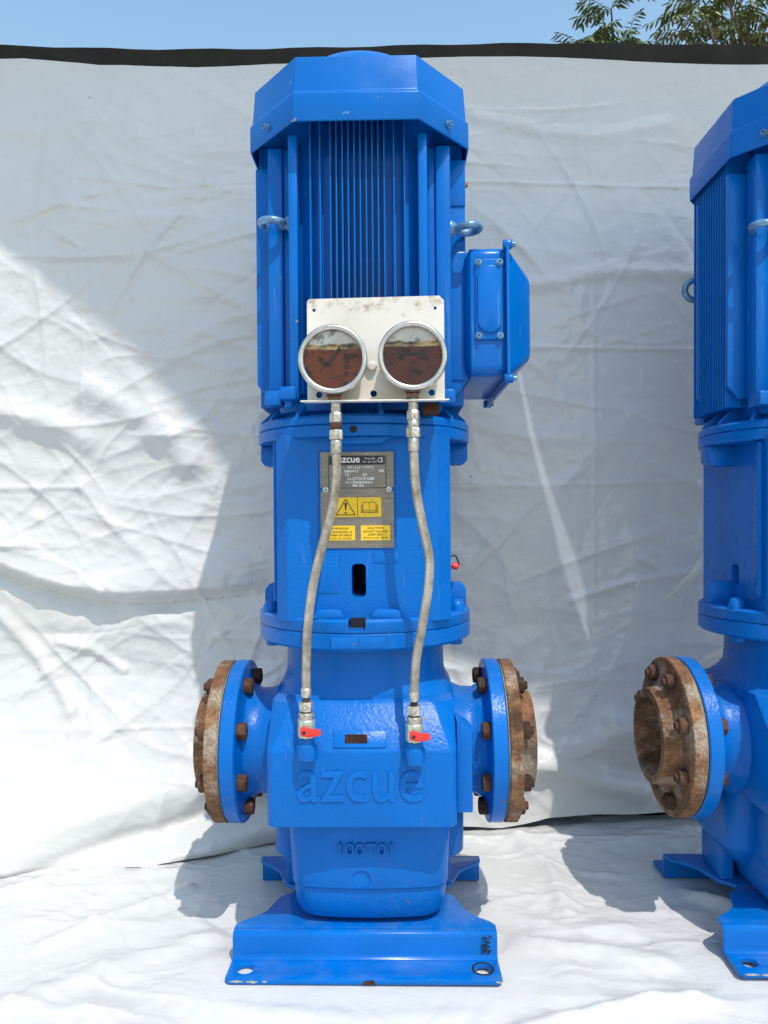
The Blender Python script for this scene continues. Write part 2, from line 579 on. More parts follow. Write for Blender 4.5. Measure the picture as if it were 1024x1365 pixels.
def text(name, s, mat, parent, c, w, h, depth, bevel_d=0.0, align='C', bold=0.0, tilt=0.0):
    """lettering facing -y, centre c (x,y,z), fitted to w x h"""
    cu = bpy.data.curves.new(name, 'FONT')
    cu.body = s
    cu.extrude = 0.5 if depth else 0.0
    cu.resolution_u = 4
    cu.offset = bold
    cu.bevel_depth = 0.0
    tmp = bpy.data.objects.new(name, cu); COL.objects.link(tmp)
    me = bpy.data.meshes.new_from_object(tmp)
    bpy.data.objects.remove(tmp); bpy.data.curves.remove(cu)
    n = len(me.vertices)
    co = np.empty(n * 3); me.vertices.foreach_get('co', co); co = co.reshape(-1, 3)
    lo, hi = co.min(0), co.max(0)
    size = np.maximum(hi - lo, 1e-6)
    x = (co[:, 0] - (lo[0] + hi[0]) / 2) / size[0] * w
    z = (co[:, 1] - (lo[1] + hi[1]) / 2) / size[1] * h
    y = -co[:, 2] * depth
    out = np.stack([x, y, z], 1)
    me.vertices.foreach_set('co', out.ravel())
    me.update()
    me.materials.clear(); me.materials.append(mat)
    return link(name, me, parent, c, (tilt, 0, 0))

def tag(o, label, cat, group=None):
    o['label'] = label; o['category'] = cat
    if group:
        o['group'] = group
    return o

def copy_tree(o, parent=None):
    c = o.copy(); COL.objects.link(c)
    if parent is not None:
        c.parent = parent
    for ch in list(o.children):
        copy_tree(ch, c)
    return c

# ------------------------------------------------------------------ numpy noise
def vnoise(x, y, seed=0):
    g = np.random.RandomState(seed).rand(256, 256)
    xi = np.floor(x).astype(int); yi = np.floor(y).astype(int)
    fx = x - xi; fy = y - yi
    fx = fx * fx * fx * (fx * (fx * 6 - 15) + 10); fy = fy * fy * fy * (fy * (fy * 6 - 15) + 10)
    a = g[xi % 256, yi % 256]; b = g[(xi + 1) % 256, yi % 256]
    c = g[xi % 256, (yi + 1) % 256]; d = g[(xi + 1) % 256, (yi + 1) % 256]
    return (a * (1 - fx) + b * fx) * (1 - fy) + (c * (1 - fx) + d * fx) * fy - 0.5

def fbm(x, y, seed, o=4, g=0.5):
    s = 0; a = 1.0; t = 0
    for i in range(o):
        ca, sa = math.cos(i * 1.1 + .3), math.sin(i * 1.1 + .3)
        s = s + a * vnoise((x * ca - y * sa) * 2 ** i + 37.3 * i, (x * sa + y * ca) * 2 ** i + 11.7 * i, seed + i); t += a; a *= g
    return s / t

def ridge(x, y, seed, o=3):
    s = 0; a = 1.0; t = 0
    for i in range(o):
        ca, sa = math.cos(i * 0.9 + .5), math.sin(i * 0.9 + .5)
        n = vnoise((x * ca - y * sa) * 2 ** i + 17.1 * i, (x * sa + y * ca) * 2 ** i + 5.3 * i, seed + i)
        s = s + a * (1 - np.abs(n) * 3.2).clip(0, 1) ** 3; t += a; a *= .5
    return s / t

def sstep(a, b, x):
    t = ((x - a) / (b - a)).clip(0, 1)
    return t * t * (3 - 2 * t)

def seg_d(x, z, pts):
    """distance to a polyline and the signed side (above > 0)"""
    best = np.full(x.shape, 1e9); side = np.zeros(x.shape)
    for (x0, z0), (x1, z1) in zip(pts, pts[1:]):
        dx, dz = x1 - x0, z1 - z0
        t = (((x - x0) * dx + (z - z0) * dz) / (dx * dx + dz * dz)).clip(0, 1)
        px, pz = x0 + t * dx, z0 + t * dz
        d = np.hypot(x - px, z - pz)
        sg = np.sign(dx * (z - z0) - dz * (x - x0))
        m = d < best
        best = np.where(m, d, best); side = np.where(m, sg, side)
    return best, side

def creases(x, y, n, seed, box_, amp, wid, length, angles):
    """sharp-crested fold lines of a plastic sheet: n segments at random, each fading out towards its ends"""
    r = np.random.RandomState(seed)
    out = np.zeros(x.shape)
    for i in range(n):
        cx, cy = r.uniform(box_[0], box_[1]), r.uniform(box_[2], box_[3])
        a = angles[r.randint(len(angles))] + r.normal(0, .22)
        L = r.uniform(*length) * .5; w = r.uniform(*wid); h = r.uniform(*amp) * (1 if r.rand() < .7 else -.7)
        bend = r.normal(0, .18) / L
        m = (np.abs(x - cx) < L + 4 * w) & (np.abs(y - cy) < L + 4 * w)
        if not m.any():
            continue
        dx, dy = x[m] - cx, y[m] - cy
        u = dx * math.cos(a) + dy * math.sin(a)
        v = -dx * math.sin(a) + dy * math.cos(a) - bend * u * u
        e = (1 - (u / L) ** 2).clip(0, 1) ** 1.5
        side = np.where(v > 0, 1.0, r.uniform(.35, .8))
        out[m] += h * e * np.exp(-np.abs(v) / (w * side) + 0.0)
    return out

def grid_mesh(name, P, mat, parent=None):
    ny, nx = P.shape[:2]
    me = bpy.data.meshes.new(name)
    idx = np.arange(ny * nx).reshape(ny, nx)
    q = np.stack([idx[:-1, :-1], idx[:-1, 1:], idx[1:, 1:], idx[1:, :-1]], -1).reshape(-1, 4)
    me.vertices.add(ny * nx); me.vertices.foreach_set('co', P.reshape(-1))
    me.loops.add(q.size); me.loops.foreach_set('vertex_index', q.ravel())
    me.polygons.add(len(q)); me.polygons.foreach_set('loop_start', np.arange(0, q.size, 4)); me.polygons.foreach_set('loop_total', np.full(len(q), 4))
    me.update(); me.validate()
    me.shade_smooth()
    me.materials.append(mat)
    return link(name, me, parent)

# ------------------------------------------------------------------ setting: ground, wall, tarps
bm = bmesh.new(); S = 1500
gp = [bm.verts.new(p) for p in ((-S, -S, -0.05), (S, -S, -0.05), (S, S, -0.05), (-S, S, -0.05))]
bm.faces.new(gp)
g = build('ground', bm, M['soil'], smooth=0); g['kind'] = 'structure'

WALL_Y = 2.06
wall = bpy.data.objects.new('boundary_wall', None); COL.objects.link(wall); wall.location = (0, WALL_Y, 0)
tag(wall, 'long charcoal black wall whose dark top edge shows above the white tarp', 'wall')
xs = np.linspace(-4.2, 4.2, 120)
bm = bmesh.new()
topz = lambda x: 2.036 + 0.008 * math.sin(x * 1.3 + .4) + 0.004 * math.sin(x * 4.1) + (0.012 if x < -.7 else 0) * min(1, (-.7 - x) * 2)
loft(bm, [[(x, 0, -0.1), (x, 0.12, -0.1), (x, 0.12, topz(x)), (x, 0.002, topz(x) + .002 * math.sin(x * 23))] for x in xs])
build('wall_face', bm, M['wall'], wall, smooth=30)

def PX(px, Y): return (px - 512) * Y / 1025
def PZ(py, Y): return CAM_Z - (py - 682.5) * Y / 1025

YW = 1.95
def wallpt(px, py, Y=YW): return (PX(px, Y), PZ(py, Y))

# hanging tarp
nx, nz = 1150, 480
gx = np.linspace(-2.3, 2.9, nx)
gt = np.linspace(0, 1, nz)
Xg, Tg = np.meshgrid(gx, gt)
ztop = 1.977 + 0.006 * np.sin(gx * 2.3 + 1) + 0.008 * np.sin(gx * 5.1) + 0.010 * np.interp(gx, [-2.3, -.95, -.75, -.5, -.3, 2.9], [0, .6, -1.0, -1.0, 0, 0])
zbot = -0.006 + 0.014 * (vnoise(gx * 6, gx * 0 + 3.3, 9) + .5) + np.interp(gx, [-.9, -.45, -.2, .3, .42, .55, .75, .9], [-.016, -.012, -.006, -.006, .010, .014, .012, .0])
Zg = zbot[None, :] + Tg * (ztop - zbot)[None, :]
ybot = np.interp(gx, [-2.3, -.82, -.52, -.28, 0, .4, .7, 1.0, 2.9], [1.58, 1.665, 1.76, 1.85, 1.90, 1.955, 1.995, 2.0, 2.0])
Y = 1.955 + 0.075 * sstep(1.45, 2.0, Zg)
b = (1 - Zg / 0.42).clip(0, 1)
Y = Y - (1.955 - ybot)[None, :] * b ** 1.4
# low broad waves and crinkles
lowd = 1 - sstep(1.75, 1.95, Zg)
fade = 0.25 + 0.75 * lowd
Y -= 0.024 * fbm(Xg * 1.5 + 3, Zg * 2.2, 5, 3) * fade
Y -= 0.010 * fbm(Xg * 3.1 + Zg * 1.5, Zg * 6.5 - Xg * 1.2, 21, 4, .55) * fade
Y -= 0.007 * ridge(Xg * 3.3 + Zg * 2.0, Zg * 5.5 - Xg, 41, 4) * fade
Y -= creases(Xg, Zg, 420, 301, (-1.3, 1.6, 0.05, 1.95), (.0015, .0065), (.008, .035), (.12, .75), [0.05, -.15, .6, -.6, 1.5, .9, -1.0, .2]) * fade
Y -= creases(Xg, Zg, 160, 302, (-1.1, 0.2, 0.1, 1.3), (.002, .008), (.012, .045), (.2, .8), [.3, .7, -.4, -.75, .1]) * fade
Y -= 0.0010 * ridge(Xg * 23 + Zg * 9, Zg * 27 - Xg * 6, 91, 3) * sstep(-.25, .2, fbm(Xg * 2.3 + 5, Zg * 3.1, 97, 2)) * fade
Y -= 0.0018 * ridge(Xg * 11 - Zg * 3, Zg * 13 + Xg * 4, 61, 3) * (0.4 + 0.6 * sstep(-.2, .3, fbm(Xg * 1.7, Zg * 2.1, 77, 2)))
# sagging pocket fold
A = [wallpt(*p) for p in ((-140, 715), (-60, 742), (0, 764), (50, 783), (100, 797), (160, 804), (230, 803), (300, 796), (360, 790))]
d, s = seg_d(Xg, Zg, A)
amp = np.interp(Xg, [A[0][0], A[2][0], A[5][0], A[7][0], A[8][0]], [.4, 1, 1.0, .6, 0])
Y -= 0.045 * amp * np.where(s > 0, np.exp(-(d / 0.13) ** 2) * sstep(0.0, 0.035, d), 0)
Y += 0.012 * amp * np.where(s < 0, np.exp(-(d / 0.03) ** 2), 0)
# rolls of tarp near the floor
for pts, am, wd in (
        (((-60, 1105), (60, 1075), (150, 1050), (240, 1033), (330, 1027)), 0.020, 0.030),
        (((-60, 1150), (80, 1112), (180, 1085), (300, 1066), (380, 1058)), -0.030, 0.026),
        (((-60, 1165), (100, 1140), (250, 1100), (380, 1078)), 0.028, 0.030),
        (((0, 820), (40, 860), (80, 905), (105, 940)), 0.012, 0.018),
        (((80, 855), (125, 865), (165, 893)), 0.010, 0.012),
        (((-40, 540), (60, 560), (110, 585)), 0.018, 0.035),
        (((60, 600), (150, 640), (260, 650)), -0.005, 0.04),
        (((120, 520), (200, 560), (250, 615)), 0.016, 0.035),
        (((690, 1035), (760, 1000), (900, 960)), 0.018, 0.035),
        (((640, 990), (760, 1030), (860, 1060)), 0.022, 0.03),
        (((760, 800), (840, 775), (940, 760)), 0.008, 0.01),
        (((820, 960), (870, 985), (960, 1010), (1060, 1020)), 0.020, 0.03),
        (((820, 1030), (900, 1035), (1040, 1045)), -0.015, 0.025),
        (((640, 140), (720, 160), (800, 170), (900, 150)), 0.008, 0.02),
        (((640, 370), (720, 380), (820, 360), (930, 365)), 0.007, 0.018),
        (((100, 230), (220, 246), (330, 238), (345, 237)), 0.004, 0.006),
        (((620, 238), (720, 240), (930, 245)), 0.004, 0.006),
        (((620, 462), (930, 466)), 0.004, 0.006),
        (((0, 650), (110, 650)), 0.003, 0.006),
        (((600, 650), (930, 642)), 0.003, 0.006),
        (((0, 962), (290, 962)), 0.003, 0.005),
        (((792, 90), (792, 900)), 0.002, 0.005),
        (((110, 300), (110, 1060)), 0.002, 0.005),
        (((60, 300), (110, 330), (120, 400)), 0.004, 0.006)):
    w_ = [wallpt(*p) for p in pts]
    d, s = seg_d(Xg, Zg, w_)
    Y -= am * np.exp(-(d / wd) ** 2)
Y = np.minimum(Y, WALL_Y - 0.012)
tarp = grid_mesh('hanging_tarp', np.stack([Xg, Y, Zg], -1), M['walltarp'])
# the long pale streak beside the first pump
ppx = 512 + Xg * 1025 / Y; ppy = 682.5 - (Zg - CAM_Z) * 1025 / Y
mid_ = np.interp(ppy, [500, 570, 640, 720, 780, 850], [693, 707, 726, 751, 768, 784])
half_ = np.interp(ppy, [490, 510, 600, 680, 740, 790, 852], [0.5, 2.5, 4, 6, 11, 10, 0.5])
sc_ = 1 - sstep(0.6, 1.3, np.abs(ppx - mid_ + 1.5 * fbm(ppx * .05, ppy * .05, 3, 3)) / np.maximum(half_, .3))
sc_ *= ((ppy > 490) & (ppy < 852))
at_ = tarp.data.attributes.new('pale_streak', 'FLOAT', 'POINT')
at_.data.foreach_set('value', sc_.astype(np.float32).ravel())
tag(tarp, 'wrinkled white plastic tarp hanging down the wall behind the blue pumps', 'tarp')

# ground sheet
gy = np.concatenate([np.linspace(-2.2, 0.8, 60), np.linspace(0.81, 2.035, 340)])
gx2 = np.linspace(-2.6, 3.2, 1000)
Xg, Yg = np.meshgrid(gx2, gy)
Z = 0.018 * fbm(Xg * 2.0 + 1, Yg * 2.2, 105, 3) + 0.011 * fbm(Xg * 4 - Yg * 2, Yg * 7 + Xg * 1.5, 121, 4, .55)
Z += 0.010 * ridge(Xg * 2.6 + Yg * 2.0, Yg * 4.0 - Xg * 1.2, 141, 4) + 0.002 * ridge(Xg * 9, Yg * 10 + Xg * 3, 161, 3) + 0.001 * ridge(Xg * 21 + Yg * 8, Yg * 19 - Xg * 5, 171, 3) * sstep(-.2, .2, fbm(Xg * 2.5, Yg * 3, 177, 2))
def gpt(px, py):
    d_ = 1025 * CAM_Z / (py - 682.5)
    return (PX(px, d_), d_)
for pts, am, wd in (
        (((60, 1250), (160, 1210), (250, 1180)), .012, .02),
        (((20, 1330), (120, 1290), (280, 1240)), .012, .03),
        (((700, 1260), (800, 1265), (880, 1280)), .014, .03),
        (((700, 1365), (860, 1340), (1040, 1318)), .016, .02),
        (((690, 1110), (740, 1160), (755, 1210)), .010, .02),
        (((660, 1200), (740, 1230), (830, 1235)), .008, .03),
        (((880, 1160), (930, 1190), (990, 1215)), .020, .02),
        (((890, 1150), (960, 1170), (1010, 1200)), -.010, .015),
        (((320, 1340), (480, 1350), (640, 1345)), .006, .02),
        (((0, 1185), (140, 1150), (260, 1130)), .008, .02)):
    w_ = [gpt(*p) for p in pts]
    d, s = seg_d(Xg, Yg, w_)
    Z += am * np.exp(-(d / wd) ** 2)
Z += creases(Xg, Yg, 380, 401, (-1.3, 1.5, .8, 2.0), (.0015, .006), (.008, .035), (.12, .7), [.3, -.3, .8, -.8, 1.4, 0.1])
Z -= 0.014
# pressed flat under the feet
for cx, cy in ((-.031, 1.5), (.82, 1.5)):
    for q in (-.186, .186):
        dx = np.abs(Xg - cx) - .24; dy = np.abs(Yg - (cy + q)) - .04
        dd = np.hypot(dx.clip(0, None), dy.clip(0, None))
        k = sstep(0.0, 0.10, dd)
        Z = np.minimum(Z, 0.0 + dd * .25 - 0.003) * k + (1 - k) * -0.003
Z = np.clip(Z, -0.04, None)
sheet = grid_mesh('ground_sheet', np.stack([Xg, Yg, Z], -1), M['groundtarp'])
tag(sheet, 'crumpled white plastic sheet spread on the ground under the pumps', 'tarp')

# ------------------------------------------------------------------ added unseen sheet, outline shaped to cast the shade edge on the wall
def shade_pt(px, py, zs):
    x, z = wallpt(px, py, 1.945)
    t = (zs - z)
    k = 1.0 / SUN.z
    return Vector((x + SUN.x * k * t, 1.945 + SUN.y * k * t, zs))
ZS = 3.5
top_py = -40
lower = [(-300, 25), (-200, 115), (0, 325), (60, 372), (130, 425), (175, 462), (205, 500), (260, 565), (300, 622), (360, 692), (460, 775), (600, 862), (720, 915), (840, 962), (900, 985), (1100, 1030), (1500, 1080)]
def edge_at(px):
    for (a, b), (c, d_) in zip(lower, lower[1:]):
        if a <= px <= c:
            return b + (d_ - b) * (px - a) / (c - a)
def shade_blocker(name, pts, label, ZS=ZS):
    bm = bmesh.new()
    P = [shade_pt(px, py, ZS) for px, py in pts]
    co, _, fs, *_ = delaunay_2d_cdt([Vector((p.x, p.y)) for p in P], [(i, (i + 1) % len(P)) for i in range(len(P))], [], 1, 1e-6)
    vv = [bm.verts.new((p.x, p.y, ZS)) for p in co]
    for f in fs:
        bm.faces.new([vv[i] for i in f])
    o = build(name, bm, M['shade_blocker'], smooth=0)
    tag(o, label, 'shade cloth')
    return o
shade_blocker('added_shade_sheet', lower + [(1500, top_py), (-300, top_py)], 'added white sheet out of view, its slanting edge shaped to shade the wall')

# ------------------------------------------------------------------ the pump
pump = bpy.data.objects.new('vertical_pump', None); COL.objects.link(pump)
pump.location = (-0.031, 1.5, 0); pump.rotation_euler = (0, R(-0.5), R(-1.0))
tag(pump, 'blue vertical inline pump with two round pressure gauges and braided hoses on its front', 'pump', 'blue vertical pumps on the white sheet')

# --- fan cover
cov = lambda z, e, f=.205, hx=.1945, q=.095, fx=.104: [(-fx - e * .4, -f - e, z), (fx + e * .4, -f - e, z), (hx + e, -q - e * .4, z), (hx + e, q + e * .4, z), (fx + e * .4, f + e, z), (-fx - e * .4, f + e, z), (-hx - e, q + e * .4, z), (-hx - e, -q - e * .4, z)]
bm = bmesh.new()
loft(bm, [cov(1.476, .001), cov(1.447, .0015), cov(1.447, .005), cov(1.494, .005), cov(1.500, .0005), cov(1.560, -.004), cov(1.575, -.05), cov(1.577, -.09)])
fan = build('fan_cover', bm, M['paint'], pump, bev=.0035, seg=3, smooth=40)
bm = bmesh.new()
lathe(bm, [(.145, 1.572), (.141, 1.588), (.128, 1.608), (.108, 1.625), (.085, 1.638), (.055, 1.648), (.02, 1.653), (0, 1.653)], 'z', (0, 0), 64)
build('cover_dome', bm, M['paint'], fan, smooth=60)
bm = bmesh.new()
loft(bm, [cov(1.477, -.0045), cov(1.4765, -.0046)], True)
build('cover_underside', bm, M['hole_gap_black'], fan, smooth=0)

def oriented(bm, d, pos):
    """turn a part modelled along +z into direction d at pos"""
    m = Matrix.Translation(pos) @ Vector(d).to_track_quat('Z', 'Y').to_matrix().to_4x4()
    bmesh.ops.transform(bm, matrix=m, verts=bm.verts)
    return bm

def cap_screw(rad=.0045, h=.006):
    bm = bmesh.new()
    lathe(bm, [(rad * 1.5, 0), (rad * 1.5, .0012), (rad, .0014), (rad, h), (rad * .55, h), (rad * .55, h * .45), (0, h * .45)], 'z', (0, 0), 16)
    return bm
for sx in (-1, 1):
    nrm = Vector((sx * .11, -.10, 0)).normalized()
    p = Vector((sx * (.104 + .050), -.205 + .062, 1.468)) + nrm * .007
    build('screw', oriented(cap_screw(.0045, .008), nrm, p), M['eyesteel'], fan)

# --- motor
bm = bmesh.new()
loft(bm, [[(x, y, z) for x, y in rrect(-.140, .140, -.140, .140, .07)] for z in (.985, 1.476)])
motor = build('motor_housing', bm, M['paint'], pump, smooth=40)
ZT, ZB = 1.443, .986
ZF = 1.474
def panel_obj(x0, x1, y0, y1, z0=ZB, z1=ZT, bev=.003):
    bm = bmesh.new(); box(bm, x0, x1, y0, y1, z0, z1)
    return build('corner_rib', bm, M['paint'], motor, bev=bev)
for sx in (-1, 1):
    def P_(a, b_, y0, y1, z0=ZB, z1=ZT):
        return panel_obj(min(sx * a, sx * b_), max(sx * a, sx * b_), y0, y1, z0, z1)
    for sy in (-1, 1):
        def Q(a, b_):
            return (min(sy * a, sy * b_), max(sy * a, sy * b_))
        P_(.1045, .1205, *Q(.172, .105))
        P_(.1205, .137, *Q(.118, .095))
        P_(.137, .1635, *Q(.125, .085), z0=1.0)
        # the heavy outer side rib with its slanted foot
        bm = bmesh.new()
        y0, y1 = Q(.076, .067)
        prism(bm, [(sx * .13, 1.0), (sx * .172, 1.0), (sx * .194, 1.026), (sx * .194, ZT - .015), (sx * .13, ZT - .015)], 'y', y0, y1)
        build('side_rib', bm, M['paint'], motor, bev=.0025)
# front / rear cooling fins
fin_x = [(413, 0), (426, 0), (440, 0)] + [(440 + 8 * i, 1) for i in range(1, 10)] + [(525, 0), (539, 0)]
bm = bmesh.new(); box(bm, -.0014, .0014, -.168, -.118, ZB, ZF); bevel(bm, .0008, 1)
fin_me = build('cooling_fin', bm, M['paint'], motor); fin_me.location.x = 0
fin_mesh = fin_me.data
bpy.data.objects.remove(fin_me)
for px, _ in fin_x:
    x = (px - 512) * .001297 + .031 + .011 + .004
    link('cooling_fin', fin_mesh, motor, (x, 0, 0))
    link('cooling_fin', fin_mesh, motor, (-x, 0, 0), (0, 0, math.pi))
for q in np.linspace(-.058, .094, 14):
    link('cooling_fin', fin_mesh, motor, (.0235 - .046, q, 0), (0, 0, -math.pi / 2))
for q in np.linspace(-.058, .094, 14):
    link('cooling_fin', fin_mesh, motor, (.022, q, 0), (0, 0, math.pi / 2))
# plate behind the eye bolt on the terminal side
bm = bmesh.new(); box(bm, .150, .1945, -.079, -.070, 1.352, 1.437)
build('name_pad', bm, M['paint'], motor, bev=.002)
bm = bmesh.new(); box(bm, .150, .1975, -.080, -.060, 1.03, 1.268)
build('terminal_pad', bm, M['paint'], motor, bev=.004)
# bottom end shield and its bolt lugs
bm = bmesh.new()
loft(bm, [[(x, y, z) for x, y in rrect(-.15 * k, .15 * k, -.15 * k, .15 * k, .06 * k)] for z, k in ((.945, .93), (.965, .95), (.967, 1.0), (.99, 1.0))])
shield = build('motor_end_shield', bm, M['cast'], pump, bev=.003)
for sx in (-1, 1):
    for sy in (-1, 1):
        bm = bmesh.new()
        x0, x1 = sorted((sx * .108, sx * .137)); y0, y1 = sorted((sy * .183, sy * .135))
        box(bm, x0, x1, y0, y1, .984, 1.006)
        build('bolt_lug', bm, M['cast'], shield, bev=.004)
        bm = bmesh.new()
        lathe(bm, [(.0085, .972), (.0085, .9845)], 'z', (sx * .1225, sy * .162), 6)
        build('hex_bolt', bm, M['paint'], shield, bev=.001)
        bm = bmesh.new()
        x0, x1 = sorted((sx * .138, sx * .168)); y0, y1 = sorted((sy * .150, sy * .10))
        box(bm, x0, x1, y0, y1, .978, 1.004)
        build('bolt_lug', bm, M['cast'], shield, bev=.004)

# lifting eyes
def eye(base, d, nrm, name='lifting_eye'):
    bm = bmesh.new()
    base = Vector(base); d = Vector(d).normalized()
    e = bmesh.new(); lathe(e, [(.0155, 0), (.0155, .003), (.012, .007), (.0085, .012), (.0085, .018)], 'z', (0, 0), 20)
    oriented(e, d, base)
    me = bpy.data.meshes.new('t'); e.to_mesh(me); e.free(); bm.from_mesh(me); bpy.data.meshes.remove(me)
    torus(bm, base + d * .033, .0205, .0068, nrm)
    return build(name, bm, M['eyesteel'], pump, smooth=60)
eye((-.1205, -.135, 1.303), (-1, 0, 0), (0.05, 0, 1))
eye((.1635, -.105, 1.3), (1, 0, 0), (-0.05, 0, 1))
eye((-.150, .110, 1.262), (-1, 0, 0), (0, 1, 0.1))

# --- terminal box
bm = bmesh.new()
sec = lambda x, g_: [(x, a, b_) for a, b_ in rrect(-.106 + g_, .212 - g_, 1.034 + g_, 1.268 - g_, .018)]
loft(bm, [sec(.192, .012), sec(.200, .0), sec(.262, .0)])
tb = build('terminal_box', bm, M['paint'], pump, bev=.003)
bm = bmesh.new()
prism(bm, [(.150, 1.06), (.195, 1.045), (.195, 1.25), (.150, 1.25)], 'y', -.055, .16)
build('box_neck', bm, M['paint'], tb, bev=.003)
bm = bmesh.new()
oc = [(-.121, 1.018), (.226, 1.018), (.226, 1.276), (-.121, 1.276)]
prism(bm, rrect(-.121, .226, 1.018, 1.276, .012), 'x', .2625, .2685)
lid = build('box_lid', bm, M['paint'], tb, bev=.0015)
bm = bmesh.new()
sl = lambda x, g1, g2: [(x, a, b_) for a, b_ in rrect(-.106 + g1, .212 - g1, 1.034 + g2, 1.262 - g2, .012)]
loft(bm, [sl(.2688, .0, .0), sl(.2705, .0, .0), sl(.312, .045, .036), sl(.315, .05, .042)])
build('lid_cover', bm, M['paint'], lid, bev=.004, seg=3)
for yy, zz in ((-.113, 1.268), (-.113, 1.027), (.218, 1.268), (.218, 1.027)):
    bm = bmesh.new()
    lathe(bm, [(.0085, .258), (.0085, .274)], 'x', (yy, zz), 14)
    build('lid_lug', bm, M['paint'], lid, bev=.001)
    bm = bmesh.new()
    lathe(bm, [(.005, .274), (.005, .280), (.002, .280), (.002, .277), (0, .277)], 'x', (yy, zz), 12)
    build('screw', bm, M['eyesteel'], lid)
bm = bmesh.new()
prism(bm, rrect(.208, .2575, 1.098, 1.243, .006), 'y', -.111, -.1055)
gland = build('gland_plate', bm, M['paint'], tb, bev=.0015)
bm = bmesh.new()
prism(bm, rrect(.2115, .254, 1.11, 1.231, .021), 'y', -.1155, -.1108)
build('blanking_plate', bm, M['paint'], gland, bev=.0018)
for xx in (.2135, .252):
    for zz in (1.1045, 1.237):
        build('screw', oriented(cap_screw(.0042, .005), (0, -1, 0), (xx, -.1112, zz)), M['eyesteel'], gland)

# --- coupling housing (lantern)
bm = bmesh.new()
loft(bm, [[(x, y, z) for x, y in rrect(-.150, .1575, -.164, .164, .022, 1)] for z in (.600, .925)])
coup = build('coupling_housing', bm, M['cast'], pump, smooth=35)
def slotcut(x0, x1, z0, z1, y0, y1, r):
    b_ = bmesh.new(); prism(b_, rrect(x0, x1, z0, z1, r), 'y', y0, y1); return b_
def sidecut(q0, q1, z0, z1, x0, x1, r):
    b_ = bmesh.new(); prism(b_, rrect(q0, q1, z0, z1, r), 'x', x0, x1); return b_
cut(coup, [slotcut(-.0165, .0085, .641, .699, -.3, .06, .008),
           slotcut(-.074, .062, .722, .898, -.3, -.1612, .006),
           sidecut(-.028, .004, .645, .685, -.3, -.08, .008)])
for sx in (-1, 1):                                       # cast corner ridges
    bm = bmesh.new()
    x0, x1 = sorted((sx * .148, sx * .158))
    prism(bm, [(x0, -.128), (x1, -.124), (x1, -.108), (x0, -.104)], 'z', .63, .915)
    build('corner_ridge', bm, M['cast'], coup, bev=.003)
for x0, x1, z0, z1 in ((-.078, -.0385, .648, .718), (.022, .066, .700, .7185)):
    bm = bmesh.new(); prism(bm, rrect(x0, x1, z0, z1, .003), 'y', -.1655, -.160)
    build('cast_pad', bm, M['cast'], coup, bev=.0012)
# upper ring
bm = bmesh.new()
lathe(bm, [(.13, .9385), (.2015, .9385), (.2035, .9365), (.2035, .9205), (.2015, .9185), (.13, .9185)], 'z', (0, 0), 96)
ring = build('upper_ring', bm, M['cast'], coup, smooth=40)
bm = bmesh.new()
lathe(bm, [(.13, .9555), (.1985, .9555), (.203, .951), (.203, .941), (.2015, .9395), (.13, .9395)], 'z', (0, 0), 96)
mring = build('motor_flange', bm, M['cast'], pump, smooth=40)
bm = bmesh.new()
lathe(bm, [(.150, .990), (.152, .968), (.160, .958), (.165, .954)], 'z', (0, 0), 64)
build('flange_cone', bm, M['cast'], mring, smooth=50)
gus = bmesh.new()
prism(gus, [(.13, .953), (.1985, .953), (.1985, .960), (.158, .998), (.13, .998)], 'y', -.004, .004)
bevel(gus, .0015, 1)
gme = None
for k in range(16):
    a = R(11.25 + 22.5 * k)
    if gme is None:
        o = build('gusset', gus, M['cast'], mring); gme = o.data
        o.rotation_euler = (0, 0, a)
    else:
        link('gusset', gme, mring, None, (0, 0, a))
# trapezoid rib under the ring, lugs, and a black disc painted for the dark of a hole
bm = bmesh.new()
prism(bm, [(-.060, .9187), (-.035, .906), (.035, .906), (.060, .9187)], 'y', -.188, -.150)
build('ring_rib', bm, M['cast'], coup, bev=.003)
bm = bmesh.new(); lathe(bm, [(.0062, -.2042), (.0062, -.19)], 'y', (-.009, .929), 20)
build('hole_dark_disc', bm, M['hole_gap_black'], ring)
for sx in (-1, 1):
    bm = bmesh.new()
    prism(bm, [(sx * .140, .9188), (sx * .201, .9188), (sx * .201, .888), (sx * .192, .879), (sx * .140, .879)], 'y', -.01, .035)
    build('side_lug', bm, M['cast'], coup, bev=.004)
    bm = bmesh.new()
    prism(bm, [(sx * .140, .604), (sx * .197, .604), (sx * .197, .640), (sx * .187, .651), (sx * .140, .651)], 'y', .0, .03)
    build('side_tab', bm, M['cast'], coup, bev=.004)
    bm = bmesh.new()
    lathe(bm, [(.0145, .604), (.0145, .616), (.010, .624), (.004, .6265), (0, .627)], 'z', (sx * .173, -.070), 20)
    build('dome_nut', bm, M['cast'], coup, smooth=50)
# lower rings
bm = bmesh.new()
lathe(bm, [(.12, .6065), (.198, .6065), (.2025, .602), (.2025, .585), (.2015, .5835), (.12, .5835)], 'z', (0, 0), 96)
lring = build('lower_ring', bm, M['cast'], coup, smooth=40)
cut(lring, [slotcut(-.021, .0085, .5885, .62, -.3, -.12, .004)])
bm = bmesh.new(); prism(bm, [(-.019, .5875), (.0065, .5875), (.0065, .6055), (-.019, .6055)], 'y', -.168, -.1655)
build('opening_shade', bm, M['hole_gap_black'], lring, smooth=0)  # black pad painted as the shade inside the opening
for x0, x1 in ((-.085, -.026), (.014, .075)):
    bm = bmesh.new()
    prism(bm, [(x0, .6055), (x1, .6055), (x1 - .008, .621), (x0 + .008, .621)], 'y', -.186, -.155)
    build('foot_rib', bm, M['cast'], coup, bev=.004)
